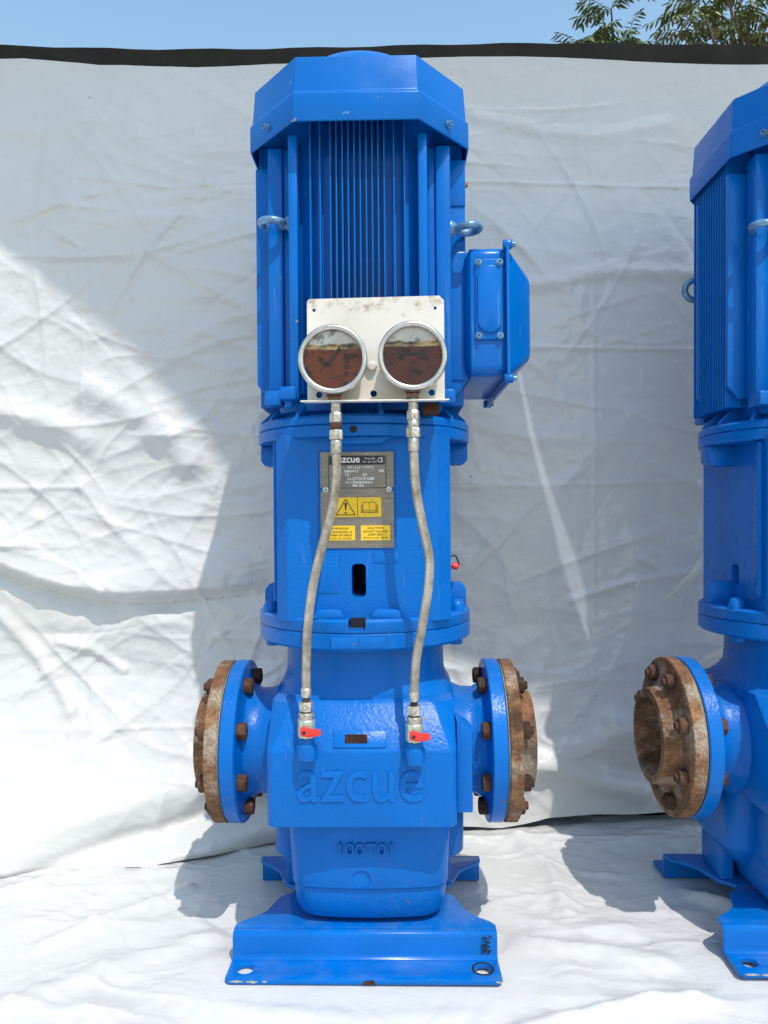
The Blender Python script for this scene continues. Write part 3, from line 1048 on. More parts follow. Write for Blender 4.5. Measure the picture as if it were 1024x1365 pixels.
# red bleed plug, seen at the side
bm = bmesh.new(); lathe(bm, [(.0035, .0), (.0035, .008), (.007, .009), (.0065, .019), (.004, .021)], 'z', (0, 0), 14)
oriented(bm, (1, 0, -.25), (.160, -.02, .687)); build('red_plug', bm, M['red'], coup)
bm = bmesh.new(); tube(bm, spline([(.166, -.02, .702), (.174, -.02, .704), (.179, -.02, .695), (.182, -.02, .686)]), .0016, 8)
build('plug_strap', bm, M['black'], coup)
bm = bmesh.new(); box(bm, .2, .207, .0, .01, 1.422, 1.430)
build('orange_clip', bm, M['orange'], motor, bev=.001)

# --- nameplate
bm = bmesh.new()
YP = -.1622
outer = [(-.0695, .7265), (.058, .7265), (.058, .8245), (.055, .8245), (.055, .832), (.058, .832), (.058, .8935), (-.0695, .8935), (-.0695, .832), (-.0665, .832), (-.0665, .8245), (-.0695, .8245)]
prism(bm, outer, 'y', YP - .0012, YP + .001)
npl = build('nameplate', bm, M['plate'], coup)
YS = YP - .0012
def sticker(name, x0, x1, z0, z1, mat, t=.0006, par=None):
    bm = bmesh.new(); prism(bm, [(x0, z0), (x1, z0), (x1, z1), (x0, z1)], 'y', YS - t, YS + .0003)
    return build(name, bm, mat, par or npl, smooth=0)
NX = lambda px: (px - 512) * .00130 + .033
NZ = lambda py: CAM_Z - (py - 682) * .00130
def nrect(x0, y0, x1, y1):
    k = 140 / 1024
    return NX(420 + x0 * k), NX(420 + x1 * k), NZ(590 + y1 * k), NZ(590 + y0 * k)
def ntext(s_, x0, y0, x1, y1, mat, par, bold=0.0, off=.0012):
    a, b_, c_, d_ = nrect(x0, y0, x1, y1)
    return text('lettering', s_, mat, par, ((a + b_) / 2, YS - off, (c_ + d_) / 2), b_ - a, d_ - c_, 0.0002, bold=bold)
band = sticker('black_band', *nrect(185, 122, 728, 210), M['black'])
ntext('azcue', 272, 140, 484, 190, M['whiteprint'], band, .02)
ntext('Grupo BIL', 530, 140, 636, 164, M['whiteprint'], band)
ntext('Eur spl whal', 515, 172, 650, 194, M['whiteprint'], band)
ntext('CE', 660, 142, 712, 188, M['whiteprint'], band, .01)
for rr in ((175, 112, 182, 440), (735, 112, 742, 440), (182, 434, 735, 440)):
    sticker('frame_line', *nrect(*rr), M['black'], .0003)
ntext('BT-LU 110T2', 368, 222, 622, 248, M['whiteprint'], npl, .015)
ntext('0M0913', 330, 260, 470, 286, M['whiteprint'], npl, .015)
ntext('08', 672, 258, 718, 284, M['whiteprint'], npl, .015)
ntext('75', 338, 296, 380, 320, M['whiteprint'], npl, .015)
ntext('50', 508, 296, 555, 320, M['whiteprint'], npl, .015)
ntext("LLOYD'S 080", 366, 330, 624, 360, M['whiteprint'], npl, .015)
ntext('H 10808343/1', 350, 370, 606, 396, M['whiteprint'], npl, .015)
ntext('IM-56', 412, 402, 522, 426, M['whiteprint'], npl, .015)
ws = sticker('warning_sticker', *nrect(222, 530, 690, 722), M['yellow'])
sticker('divider', *nrect(456, 530, 461, 722), M['black'], .0008, ws)
def nline(pts, w, par, name='outline', closed=False):
    k = 140 / 1024
    P = [Vector((NX(420 + x * k), 0, NZ(590 + y * k))) for x, y in pts]
    bm = bmesh.new()
    m = len(P)
    for i in range(m if closed else m - 1):
        a, b_ = P[i], P[(i + 1) % m]
        d_ = (b_ - a).normalized() * w * .5; nn = Vector((-d_.z, 0, d_.x))
        a2, b2 = a - d_, b_ + d_
        yo = YS - .0009 - .00002 * i
        bm.faces.new([bm.verts.new(Vector((v.x, yo, v.z))) for v in (a2 - nn, b2 - nn, b2 + nn, a2 + nn)])
    return build(name, bm, M['black'], par, smooth=0)
nline([(342, 548), (435, 700), (250, 700)], .0014, ws, 'warning_triangle', True)
k_ = nline([(334, 588), (342, 652), (350, 588)], .0016, ws, 'exclamation_mark', True)
nline([(342, 590), (342, 630)], .0026, ws, 'exclamation_mark')
nline([(336, 680), (348, 680)], .0022, ws, 'exclamation_mark')
bk = [(512, 665), (512, 585), (540, 575), (565, 577), (575, 590), (585, 577), (612, 575), (638, 585), (638, 665)]
nline(bk, .0008, ws, 'open_book')
nline([(575, 590), (575, 655)], .0007, ws, 'open_book')
nline([(512, 660), (545, 652), (575, 662), (605, 652), (638, 660)], .0007, ws, 'open_book')
nline([(503, 595), (503, 672), (560, 672), (575, 678), (590, 672), (648, 672), (648, 595)], .0007, ws, 'open_book')
nline([(494, 605), (494, 680), (656, 680), (656, 605)], .0007, ws, 'open_book')
c1 = sticker('caution_sticker', *nrect(140, 805, 432, 948), M['yellow'])
ntext('ATENCION', 196, 822, 370, 840, M['black'], c1)
ntext('NO ARRANCAR LA', 150, 856, 404, 874, M['black'], c1)
ntext('BOMBA EN SECO', 160, 888, 400, 906, M['black'], c1)
ntext('Llenarla de liquido', 150, 920, 396, 938, M['black'], c1)
c2 = sticker('caution_sticker', *nrect(488, 805, 776, 950), M['yellow'])
ntext('CAUTION', 556, 820, 712, 838, M['black'], c2)
ntext('DO NOT RUN THE', 514, 854, 746, 872, M['black'], c2)
ntext('PUMP DRY', 560, 886, 702, 904, M['black'], c2)
ntext('Prime it with liquid', 516, 918, 748, 936, M['black'], c2)
for xx in (-.0605, .0495):
    bm = bmesh.new()
    lathe(bm, [(.0046, YS + .001), (.0046, YS - .0016), (.003, YS - .0024), (0, YS - .0026)], 'y', (xx, .8282), 18)
    sc = build('screw', bm, M['steel'], npl, smooth=40)
    bm = bmesh.new()
    box(bm, xx - .0028, xx + .0028, YS - .0029, YS - .002, .8277, .8287); box(bm, xx - .0005, xx + .0005, YS - .0030, YS - .002, .8254, .831)
    b_ = build('cross_slot', bm, M['black'], npl, smooth=0)

# --- pump casing
bm = bmesh.new()
def S_(z, x0, x1, y0, y1, r):
    return [(x, y, z) for x, y in rrect(x0, x1, y0, y1, r, 8)]
F_ = lambda z, x0, x1, y0, y1, r: [(x, y, z) for x, y in rrect(x0, x1, y0, y1, r, 1)]
loft(bm, [F_(.255, -.163, .161, -.200, .15, .010),
          F_(.383, -.163, .161, -.200, .15, .010),
          F_(.4545, -.163, .161, -.1565, .15, .036),
          F_(.462, -.152, .150, -.148, .14, .040)])
casing = build('pump_casing', bm, M['cast'], pump, bev=.0025, seg=2, smooth=22)
bm = bmesh.new()
loft(bm, [S_(.44, -.168, .168, -.140, .155, .09),
          S_(.462, -.164, .164, -.1495, .155, .10),
          S_(.474, -.157, .157, -.1495, .151, .12),
          S_(.492, -.151, .151, -.149, .149, .135),
          S_(.5525, -.149, .149, -.149, .149, .140)])
build('casing_neck', bm, M['cast'], casing, smooth=40)
bm = bmesh.new()
lathe(bm, [(.12, .5825), (.2005, .5825), (.2025, .5805), (.2025, .557), (.1985, .5525), (.12, .5525)], 'z', (0, 0), 96)
cring = build('casing_ring', bm, M['cast'], casing, smooth=40)
for x0, x1 in ((-.0505, -.0035), (-.0025, .0425)):
    bm = bmesh.new(); prism(bm, rrect(x0, x1, .558, .5775, .002), 'y', -.2035, -.195)
    build('cast_tablet', bm, M['cast'], cring, bev=.001)
for sx in (-1, 1):
    bm = bmesh.new(); lathe(bm, [(.013, .543), (.013, .5525)], 'z', (sx * .170, -.07), 6); build('hex_bolt', bm, M['cast'], cring, bev=.0012)
# lower bowl
bm = bmesh.new()
loft(bm, [S_(.058, -.112, .128, -.104, .12, .045),
          S_(.066, -.122, .140, -.117, .13, .040),
          S_(.085, -.127, .145, -.126, .135, .036),
          S_(.1225, -.1295, .1475, -.1325, .14, .032),
          S_(.1245, -.1285, .1465, -.131, .14, .032),
          S_(.1265, -.131, .149, -.1375, .14, .030),
          S_(.20, -.1335, .1515, -.1415, .145, .026),
          S_(.2548, -.1345, .153, -.144, .145, .022)])
bmesh.ops.subdivide_edges(bm, edges=[e for e in bm.edges if e.calc_length() > .15 and abs(e.verts[0].co.z - e.verts[1].co.z) < 1e-5 and e.verts[0].co.y < -.09 and e.verts[1].co.y < -.09], cuts=11)
# bowed front: the middle of the front stands proud of its corners
for v in bm.verts:
    if v.co.y < -.09:
        v.co.y -= .012 * (1 - min(1, (v.co.x - .010) ** 2 / .135 ** 2))
bowl = build('pump_bowl', bm, M['cast'], casing, bev=.002, smooth=28)
cut(bowl, [(lambda b_: (lathe(b_, [(.0165, -.3), (.0165, -.1470)], 'y', (-.0045, .144), 32), b_)[1])(bmesh.new())])
bm = bmesh.new()
loft(bm, [S_(.095, -.140, .140, -.02, .16, .04), S_(.14, -.178, .186, -.05, .18, .04), S_(.2545, -.178, .186, -.06, .18, .04)])
build('volute_body', bm, M['cast'], casing, bev=.003)
bm = bmesh.new()
prism(bm, [(.165, .254), (.1935, .254), (.1935, .402), (.165, .42)], 'y', -.135, .135)
build('side_plate', bm, M['cast'], casing, bev=.003)
bm = bmesh.new(); lathe(bm, [(.011, .16), (.011, .212), (.0085, .212), (.0085, .23)], 'x', (-.055, .285), 6)
build('drain_plug', bm, M['cast'], casing, bev=.001)
bm = bmesh.new(); lathe(bm, [(.011, -.16), (.011, -.205)], 'x', (-.03, .268), 6)
build('drain_plug', bm, M['rustbolt'], casing, bev=.001)
for sx in (-1, 1):
    bm = bmesh.new(); box(bm, sx * .15 - .012, sx * .15 + .012, .02, .12, .055, .12)
    build('support_leg', bm, M['cast'], casing, bev=.003)
# slope pad with its rusted plate
def slope(xx, t, h=0.0):
    d_ = Vector((0, .022, .037)).normalized(); nrm = Vector((0, -d_.z, d_.y))
    return Vector((xx, -.2 , .383)) + d_ * t + nrm * h
def slope_box(name, x0, x1, t0, t1, h0, h1, mat, par, bev=.001):
    bm = bmesh.new()
    p = [bm.verts.new(slope(x, t, h)) for x, t, h in ((x0, t0, h0), (x1, t0, h0), (x1, t1, h0), (x0, t1, h0), (x0, t0, h1), (x1, t0, h1), (x1, t1, h1), (x0, t1, h1))]
    for f in ((3, 2, 1, 0), (4, 5, 6, 7), (0, 1, 5, 4), (1, 2, 6, 5), (2, 3, 7, 6), (3, 0, 4, 7)):
        bm.faces.new([p[i] for i in f])
    return build(name, bm, mat, par, bev=bev)
pad = slope_box('raised_pad', -.0485, .0415, .0065, .036, -.004, .0032, M['cast'], casing, .0015)
slope_box('rusted_plate', -.029, .0095, .0135, .029, .001, .0040, M['rustdark'], pad, .0006)
# raised maker's name and casting number
t_ = text('raised_lettering', 'azcue', M['cast'], casing, (-.0025, -.2008, .3255), .213, .0525, .0042, bold=.004)
md = t_.modifiers.new('soften', 'BEVEL'); md.width = .0013; md.segments = 2; md.limit_method = 'ANGLE'
text('casting_number', '100T01', M['cast'], casing, (.0035, -.1550, .1995), .094, .0215, .0085)

# --- flanges
FZ = .347
def hexhead(d, pos, af=.0285, h=.0165, ph=0.0, stud=True):
    bm = bmesh.new()
    r = af / math.sqrt(3)
    lathe(bm, [(r * .98, 0), (r, .0012), (r, h - .002), (r * .84, h)], 'z', (0, 0), 6)
    bmesh.ops.rotate(bm, cent=(0, 0, 0), matrix=Matrix.Rotation(ph, 3, 'Z'), verts=bm.verts)
    if stud:
        lathe(bm, [(r * .50, h - .001), (r * .50, h + .005), (r * .4, h + .006)], 'z', (0, 0), 10)
    return oriented(bm, d, pos)
for sx in (-1, 1):
    bm = bmesh.new()
    pf = [(.112, .140), (.108, .165), (.100, .185), (.099, .205), (.108, .222), (.122, .2285), (.1505, .2285), (.1525, .2305), (.1525, .2535), (.1505, .2555), (.08, .2555)]
    lathe(bm, [(r, sx * t) for r, t in pf], 'x', (0, FZ), 80)
    cf = build('pipe_flange', bm, M['cast'], pump, smooth=35)
    bm = bmesh.new(); lathe(bm, [(.080, sx * .2555), (.1485, sx * .2556), (.1485, sx * .2588), (.080, sx * .2589)], 'x', (0, FZ), 64)
    build('gasket', bm, M['gasket'], cf)
    bm = bmesh.new(); lathe(bm, [(.080, sx * .2557), (.1505, sx * .2558), (.1505, sx * .2568), (.080, sx * .2569)], 'x', (0, FZ), 64)
    build('gasket_edge', bm, M['hole_gap_black'], cf)
    bm = bmesh.new()
    rf = [(.072, .2590), (.1500, .2590), (.1520, .2605), (.1520, .2815), (.1500, .2830), (.116, .2830), (.100, .2870), (.0945, .2950), (.0905, .3160), (.0830, .3175), (.0765, .3165), (.0750, .30), (.072, .2590)]
    lathe(bm, [(r, sx * t) for r, t in rf[:-1]], 'x', (0, FZ), 80)
    # open bore: drop the disc that closes the two ends of the profile and join them instead
    bmesh.ops.delete(bm, geom=[f for f in bm.faces if len(f.verts) > 10], context='FACES_ONLY')
    bnd = [e for e in bm.edges if len(e.link_faces) == 1]
    bmesh.ops.bridge_loops(bm, edges=bnd)
    cp = build('companion_flange', bm, M['rust'], pump, smooth=35)
    bm = bmesh.new(); lathe(bm, [(.0765, sx * .2566), (.0765, sx * .2575)], 'x', (0, FZ), 40)
    build('bore_plate', bm, M['rustdark'], cf)
    for k in range(8):
        a = R(22.5 + 45 * k)
        yy, zz = .1225 * math.cos(a), FZ + .1225 * math.sin(a)
        ph = random.uniform(0, 1)
        build('hex_bolt', hexhead((-sx, 0, 0), (sx * .2284, yy, zz), ph=ph, stud=False), M['rustbolt'], cf, bev=.0009, seg=1)
        if not (sx < 0 and k == 6):
            build('hex_nut', hexhead((sx, 0, 0), (sx * .2831, yy, zz), ph=ph + .4), M['rustbolt'], cp, bev=.0009, seg=1)
    if sx < 0:
        a = R(22.5 + 45 * 6)
        bm = bmesh.new(); lathe(bm, [(.011, sx * .28), (.011, sx * .2834)], 'x', (.1225 * math.cos(a), FZ + .1225 * math.sin(a)), 20)
        build('hole_dark_disc', bm, M['hole_gap_black'], cp)  # black disc painted for the dark of the empty hole

# --- base rails
def rail(sy):
    root = bpy.data.objects.new('base_rail', None); COL.objects.link(root); root.parent = pump
    bm = bmesh.new()
    hx = .232
    prof = [(-.218, 0), (-.218, .0085), (-.1605, .0085), (-.156, .0125), (-.154, .05), (-.1495, .0565), (-.1495, .048), (-.146, .045), (-.146, .0)]
    # foot with bolt holes
    holes = [circ(.0145, 20, (sx * .203, -.186)) for sx in (-1, 1)]
    outer = [(-hx - .002, -.218), (hx + .002, -.218), (hx, -.158), (-hx, -.158)]
    outer = [(-hx + .006, -.218), (hx - .006, -.218), (hx + .001, -.212), (hx, -.158), (-hx, -.158), (-hx - .001, -.212)]
    plate(bm, outer, holes, 'z', 0, .0085)
    if sy > 0:
        bmesh.ops.scale(bm, vec=(1, -1, 1), verts=bm.verts)
    foot = build('foot_plate', bm, M['paint'], root, bev=.0015, seg=2)
    bm = bmesh.new()
    web = [(-.1605, 0), (-.1605, .0085), (-.1565, .011), (-.1545, .016), (-.1535, .0425), (-.151, .0495), (-.146, .0527), (-.140, .053), (-.140, .0455), (-.1445, .044), (-.1465, .0395), (-.1465, 0)]
    prism(bm, web, 'x', -hx, hx)
    if sy > 0:
        bmesh.ops.scale(bm, vec=(1, -1, 1), verts=bm.verts)
    build('rail_web', bm, M['paint'], root, bev=.0008, seg=1, smooth=50)
    bm = bmesh.new()
    half = [(hx, -.1403), (hx, -.128), (hx - .008, -.116), (hx - .03, -.100), (hx - .048, -.080), (hx - .058, -.050), (hx - .066, -.027), (hx - .085, -.012), (hx - .09, -.002)]
    prism(bm, [(-x, y) for x, y in half] + half[::-1], 'z', .0455, .053)
    if sy > 0:
        bmesh.ops.scale(bm, vec=(1, -1, 1), verts=bm.verts)
    build('top_plate', bm, M['paint'], root, bev=.0012, seg=2)
    if sy < 0:
        # scuffed rim round the hole and the marker scrawl
        bm = bmesh.new()
        plate(bm, circ(.0192, 24, (.203, -.186)), [circ(.0155, 24, (.203, -.186))], 'z', .0086, .0090)
        build('hole_rim', bm, M['marker'], root, smooth=0)
        bm = bmesh.new()
        r_ = random.Random(3)
        for i in range(16):
            cx, cz = .207 + (i % 4) * .0035 + r_.uniform(-.002, .002), .020 + i * .0018 + r_.uniform(-.003, .003)
            pts = [(cx + r_.uniform(.0015, .0045) * math.cos(t), cz + r_.uniform(.0008, .003) * math.sin(t)) for t in [j * math.pi / 4 for j in range(8)]]
            bm.faces.new([bm.verts.new((x, -.1562 - .00003 * i - (.0535 - z) * .05, z)) for x, z in pts])
        build('marker_scrawl', bm, M['marker'], root, smooth=0)
        bm = bmesh.new()
        pts = [(-.012, .0), (.012, .0), (.008, .0075), (-.006, .0065), (-.010, .004)]
        prism(bm, [(x + .01, z + .0008) for x, z in pts], 'y', -.2184, -.2178)
        build('bare_patch', bm, M['rustbolt'], root, smooth=0)
        for cx, w, zc in ((-.212, .013, .0052), (-.186, .010, .0048), (-.165, .005, .0055), (.226, .005, .005)):
            bm = bmesh.new()
            pts = [(cx + w * math.cos(t) * r_.uniform(.7, 1.1), zc + .0022 * math.sin(t) * r_.uniform(.5, 1.2)) for t in [j * math.pi / 5 for j in range(10)]]
            prism(bm, pts, 'y', -.2183, -.2178)
            build('bare_patch', bm, M['zinc'], root, smooth=0)
    return root
rail(-1); rail(1)

# --- gauge panel
YG = -.212
bm = bmesh.new()
px0, px1, pz0, pz1 = -.085, .145, .975, 1.150
outer = [(px0, pz0), (px1, pz0), (px1, pz1 - .008), (px1 - .008, pz1), (px0 + .004, pz1 - .003), (px0, pz1 - .007)]
holes = [circ(.0028, 12, (px0 + .012, pz1 - .022)), circ(.0028, 12, (px1 - .015, pz1 - .021)),
         circ(.0055, 14, (px0 + .020, pz0 + .011)), circ(.0055, 14, (.026, pz0 + .012)), circ(.0055, 14, (px1 - .022, pz0 + .013))]
plate(bm, outer, holes, 'y', YG, YG + .003)
gp_ = build('gauge_panel', bm, M['panel'], pump, bev=.0006, seg=1)
bm = bmesh.new()
lipz = lambda x: .9745 + (x - px0) * .004
lo = [(px0 - .003, YG + .003), (px1 + .002, YG + .003), (px1 + .004, YG - .052), (px0 - .006, YG - .052)]
loft(bm, [[(x, y, .9722 - (YG - y) * .10) for x, y in lo], [(x, y, .9748 - (YG - y) * .10) for x, y in lo]])
build('panel_lip', bm, M['panel'], gp_, bev=.0007, seg=1)
bm = bmesh.new(); lathe(bm, [(.0078, YG - .009), (.009, YG - .007), (.009, YG)], 'y', (.0235, 1.0325), 6)
build('hex_bolt', bm, M['panel'], gp_, bev=.001)
bm = bmesh.new(); box(bm, .108, .136, -.215, -.17, .953, .970)
build('rust_spacer', bm, M['rustdark'], gp_, bev=.001)
for xx in (-.06, .118):                                     # brackets behind the panel
    bm = bmesh.new(); box(bm, xx - .012, xx + .012, YG + .003, -.165, 1.0, 1.03)
    build('panel_bracket', bm, M['panel'], gp_, bev=.001)

# --- gauges
M['dialL'] = dial_mat('dial_stained_left', 0.0165, 1.3, (0.185, 0.042, 0.016))
M['dialR'] = dial_mat('dial_stained_right', 0.0160, 4.9, (0.115, 0.030, 0.020))
def gauge(cx, cz, dial, needle):
    g_ = bpy.data.objects.new('pressure_gauge', None); COL.objects.link(g_); g_.parent = pump; g_.location = (cx, -.25, cz)
    bm = bmesh.new(); lathe(bm, [(.046, .026), (.050, .022), (.0515, .018), (.0515, -.012)], 'y', (0, 0), 64)
    build('gauge_case', bm, M['steel'], g_, smooth=40)
    bm = bmesh.new()
    pf = [(.0515, -.006), (.0548, -.007), (.0558, -.010), (.0558, -.019), (.0545, -.0225), (.0515, -.0238), (.0480, -.0225), (.0468, -.020), (.0465, -.012)]
    lathe(bm, pf, 'y', (0, 0), 72)
    bmesh.ops.delete(bm, geom=[f for f in bm.faces if len(f.verts) > 10], context='FACES_ONLY')
    bmesh.ops.bridge_loops(bm, edges=[e for e in bm.edges if len(e.link_faces) == 1])
    build('bezel', bm, M['steel'], g_, smooth=50)
    bm = bmesh.new(); lathe(bm, [(.047, -.0135), (.047, -.013)], 'y', (0, 0), 64)
    dl = build('dial', bm, dial, g_, smooth=0)
    bm = bmesh.new(); lathe(bm, [(.0468, -.0196), (.0468, -.0188)], 'y', (0, 0), 64)
    build('glass', bm, M['glass'], g_, smooth=40)
    bm = bmesh.new()
    d_ = Vector((math.cos(needle), 0, math.sin(needle))); n_ = Vector((-d_.z, 0, d_.x))
    o_ = Vector((0, -.0160, .004))
    for a, b_, w0, w1 in ((-.012, .033, .0013, .0009), (-.018, -.010, .0042, .0022)):
        f_ = [bm.verts.new(o_ + d_ * t + n_ * w) for t, w in ((a, -w0), (b_, -w1), (b_, w1), (a, w0))]
        bm.faces.new(f_)
    lathe(bm, [(.0032, -.0172), (.0032, -.0150)], 'y', (0, .004), 14)
    build('needle', bm, M['black'], g_, smooth=0)
    nm = text('lettering', 'BOURDON', M['black'], dl, (.010, -.0140, -.027), .030, .0045, .0001)
    nm.rotation_euler = (0, R(-14), 0)
    bm = bmesh.new()
    lathe(bm, [(.0125, -.0485), (.0125, -.0570)], 'z', (0, 0), 24); 
    box(bm, -.0095, .0095, -.0095, .0095, -.066, -.0575)
    build('stem', bm, M['brassdark'], g_, bev=.0008, seg=1)
    return g_
gauge(-.0375, 1.0345, M['dialL'], R(228))
gauge(.0905, 1.0385, M['dialR'], R(182))

# --- hoses
def nutstack(name, parent, x, y, items, n_hex=6):
    for z0, z1, r, n, mat in items:
        bm = bmesh.new()
        h = min(.0015, (z1 - z0) * .3)
        lathe(bm, [(r - h * .6, z0), (r, z0 + h), (r, z1 - h), (r - h * .6, z1)], 'z', (x, y), n)
        bmesh.ops.rotate(bm, cent=(x, y, 0), matrix=Matrix.Rotation(random.uniform(.2, .5), 3, 'Z'), verts=bm.verts)
        build(name, bm, mat, parent, smooth=40)
def hose(xt, pts, xb):
    yt = -.25
    sK = lambda q: (1.5 + q) / 1025
    P = []
    for i, (px, py, q) in enumerate(pts):
        z = CAM_Z - (py - 682) * sK(q)
        x = (px - 512) * sK(q) + .031 + z * .0087
        P.append((x, q, z))
    h = bpy.data.objects.new('braided_hose', None); COL.objects.link(h); h.parent = pump
    bm = bmesh.new(); tube(bm, spline(P, 12), .0074, 18, uv=True)
    build('braid_sleeve', bm, M['braid'], h, smooth=60)
    x0, y0, z0 = P[0]
    nutstack('hose_nut', h, x0, y0, [(z0 - .002, z0 + .020, .0092, 16, M['zinc']), (z0 + .0205, z0 + .036, .0120, 6, M['zinc']),
                                     (z0 + .0365, z0 + .048, .0098, 16, M['rustbolt'] if xt < 0 else M['zinc']), (z0 + .0485, z0 + .064, .0108, 6, M['zinc']), (z0 + .064, z0 + .0845, .0082, 14, M['zinc'])])
    x1, y1, z1 = P[-1]
    nutstack('hose_nut', h, x1, y1, [(z1 - .013, z1 + .003, .0088, 14, M['zinc']), (z1 - .020, z1 - .0135, .0062, 12, M['rustbolt']),
                                     (z1 - .036, z1 - .0205, .0118, 6, M['zinc']), (z1 - .0384, z1 - .0362, .0095, 12, M['rustbolt'])])
    return P[-1]
e1 = hose(-1, [(452, 602, -.25), (452, 640, -.25), (446, 680, -.248), (433, 728, -.243), (421, 778, -.237), (414, 830, -.230), (411.5, 880, -.222), (411, 918, -.2145)], 0)
e2 = hose(1, [(555, 600, -.25), (558, 650, -.251), (567, 700, -.252), (575.5, 742, -.252), (575, 780, -.250), (567, 830, -.240), (558, 880, -.226), (555, 924, -.2155)], 0)
def valve(P, tilt):
    x, y, z = P
    zt = z - .0385
    v = bpy.data.objects.new('ball_valve', None); COL.objects.link(v); v.parent = pump; v.location = (x, y, zt)
    nutstack('valve_nut', v, 0, 0, [(-.0105, 0, .0132, 12, M['zinc'])])
    bm = bmesh.new(); lathe(bm, [(.0135, -.0420), (.0150, -.0395), (.0150, -.0125), (.0135, -.0107)], 'z', (0, 0), 8)
    build('valve_body', bm, M['nickel'], v, bev=.0008, seg=1)
    bm = bmesh.new(); lathe(bm, [(.0175, -.078), (.0175, -.054), (.0145, -.049), (.0145, -.0422)], 'z', (0, 0), 20)
    build('valve_socket', bm, M['cast'], v, bev=.001)
    bm = bmesh.new()
    pr = [(-.010, -.006), (.004, -.0095), (.024, -.0060), (.0235, .0035), (.006, .0045), (-.003, .0085), (-.010, .0065)]
    prism(bm, [(a + .002, b_ - .0270) for a, b_ in pr], 'y', -.0235, -.0155)
    hd = build('valve_handle', bm, M['red'], v, bev=.0018)
    bm = bmesh.new(); lathe(bm, [(.0030, -.0255), (.0030, -.0150)], 'y', (-.0015, -.0275), 6)
    build('handle_nut', bm, M['black'], hd)
valve(e1, 0); valve(e2, 0)

# --- second pump: the same machine next to it, gauges included
pump2 = copy_tree(pump)
pump2.location = (.834, 1.51, 0); pump2.rotation_euler = (R(-0.8), R(0.45), R(-0.5))
tag(pump2, 'second blue vertical pump with its open rusty pipe flange pointing at the first pump', 'pump', 'blue vertical pumps on the white sheet')
for ch in list(pump2.children):
    if ch.name.startswith('lifting_eye') and ch.data and abs(ch.location.x) < 1e-6:
        pass

# ------------------------------------------------------------------ trees beyond the wall
def leaf_faces(bm, base, d, length, width, droop, up):
    d = d.normalized()
    side = d.cross(up)
    if side.length < 1e-3:
        side = d.orthogonal()
    side.normalize()
    nrm = side.cross(d)
    p = [base, base + d * length * .35 + side * width * .5 - nrm * 0.0, base + d * length * .75 + side * width * .32 - nrm * droop * .5, base + d * length - nrm * droop,
         base + d * length * .75 - side * width * .32 - nrm * droop * .5, base + d * length * .35 - side * width * .5]
    v = [bm.verts.new(q) for q in p]
    bm.faces.new(v[:4]); bm.faces.new((v[0], v[3], v[4], v[5]))

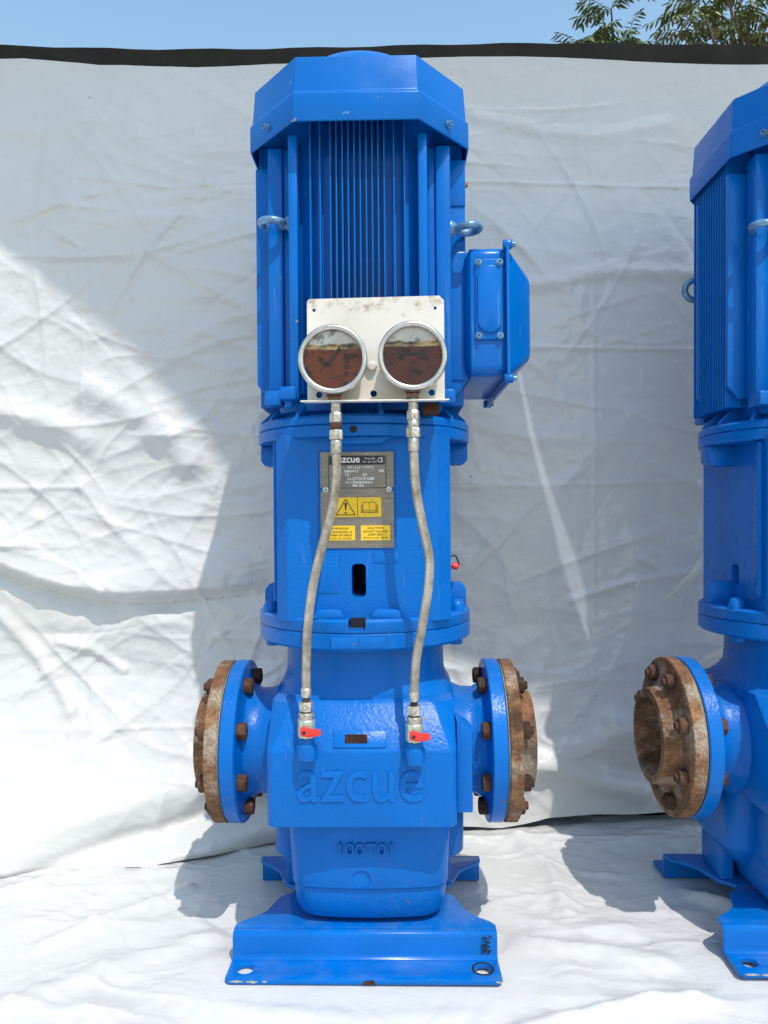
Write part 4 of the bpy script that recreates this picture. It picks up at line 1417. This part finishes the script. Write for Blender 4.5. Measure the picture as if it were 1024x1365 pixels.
def tree(name, loc, twigs, label, lm, seed, trunk_h):
    rn = random.Random(seed)
    root = bpy.data.objects.new(name, None); COL.objects.link(root); root.location = loc
    tag(root, label, 'tree', 'trees beyond the wall')
    tb_ = bmesh.new()
    top = Vector((0, 0, trunk_h))
    tube(tb_, spline([(0, 0, -.05), (.05, .03, trunk_h * .4), (-.03, 0, trunk_h * .75), top], 6), [.07 - .035 * i / 18 for i in range(19)], 10)
    build('trunk', tb_, M['bark'], root)
    lb = bmesh.new()
    for tip in twigs:
        tip = Vector(tip)
        mid = top.lerp(tip, .5) + Vector((rn.uniform(-.1, .1), rn.uniform(-.1, .1), rn.uniform(0, .12)))
        start = Vector((0, 0, trunk_h * rn.uniform(.8, .99)))
        path = spline([start, mid, tip], 6)
        bb = bmesh.new(); tube(bb, path, [.016 - .012 * i / (len(path) - 1) for i in range(len(path))], 6)
        build('branch', bb, M['bark'], root)
        # compound leaves: a drooping midrib with paired leaflets
        for k in range(rn.randint(6, 9)):
            b0 = path[rn.randint(len(path) // 2, len(path) - 1)] if k > 4 else tip
            a = rn.uniform(0, 2 * math.pi)
            dr = Vector((math.cos(a), math.sin(a) , rn.uniform(-.1, .9))).normalized()
            L = rn.uniform(.16, .30)
            pth = [b0 + dr * L * t + Vector((0, 0, -.24 * L * t * t * 1.6)) for t in [i / 7 for i in range(8)]]
            tube(lb, pth, .0018, 4)
            for i in range(1, 8):
                dd = (pth[i] - pth[i - 1]).normalized()
                sd = dd.cross(Vector((0, 0, 1)))
                if sd.length < .05:
                    sd = Vector((1, 0, 0))
                sd.normalize()
                for s2 in (-1, 1):
                    ld = dd * .55 + sd * s2 * .8 + Vector((0, 0, rn.uniform(-.75, -.2)))
                    leaf_faces(lb, pth[i], ld, rn.uniform(.05, .085), rn.uniform(.017, .026), .012, Vector((rn.uniform(-.4, .4), rn.uniform(-.4, .4), 1)))
            leaf_faces(lb, pth[-1], pth[-1] - pth[-2], .07, .02, .01, Vector((0, 0, 1)))
    cr = build('crown', lb, lm, root, smooth=0)
    cr['kind'] = 'stuff'
    return root
def at(px, py, Y): return Vector((PX(px, Y), Y, PZ(py, Y)))
Y1 = 5.0
b1 = at(815, 60, Y1); base1 = Vector((b1.x, Y1, 0))
tw1 = [at(px, py, Y1 + dy) - base1 for px, py, dy in ((815, 12, 0), (800, 38, .15), (790, 55, -.1), (835, 52, .1), (806, 30, -.2), (842, 66, .0), (775, 70, .1), (820, 65, -.15), (800, 80, 0))]
tree('leafy_tree', base1, tw1, 'small dark green treetop with drooping leaflets just over the wall', M['leaf'], 5, 3.45)
Y2 = 5.3
b2 = at(985, 60, Y2); base2 = Vector((b2.x, Y2, 0))
tw2 = [at(px, py, Y2 + dy) - base2 for px, py, dy in ((905, 42, 0), (915, 22, .1), (930, 10, -.1), (945, 35, .2), (965, -10, 0), (985, 20, -.2), (1000, -20, .2), (1015, 30, 0), (1040, 5, .1), (925, -25, .2), (1060, -40, 0), (975, 50, .1), (1020, 55, -.1), (910, 60, .1), (1080, 30, 0), (1110, -20, .2), (1010, -90, 0), (960, -70, .1))]
tree('leafy_tree', base2, tw2, 'larger olive green tree with bare dark branches above the second pump', M['leaf2'], 9, 3.5)
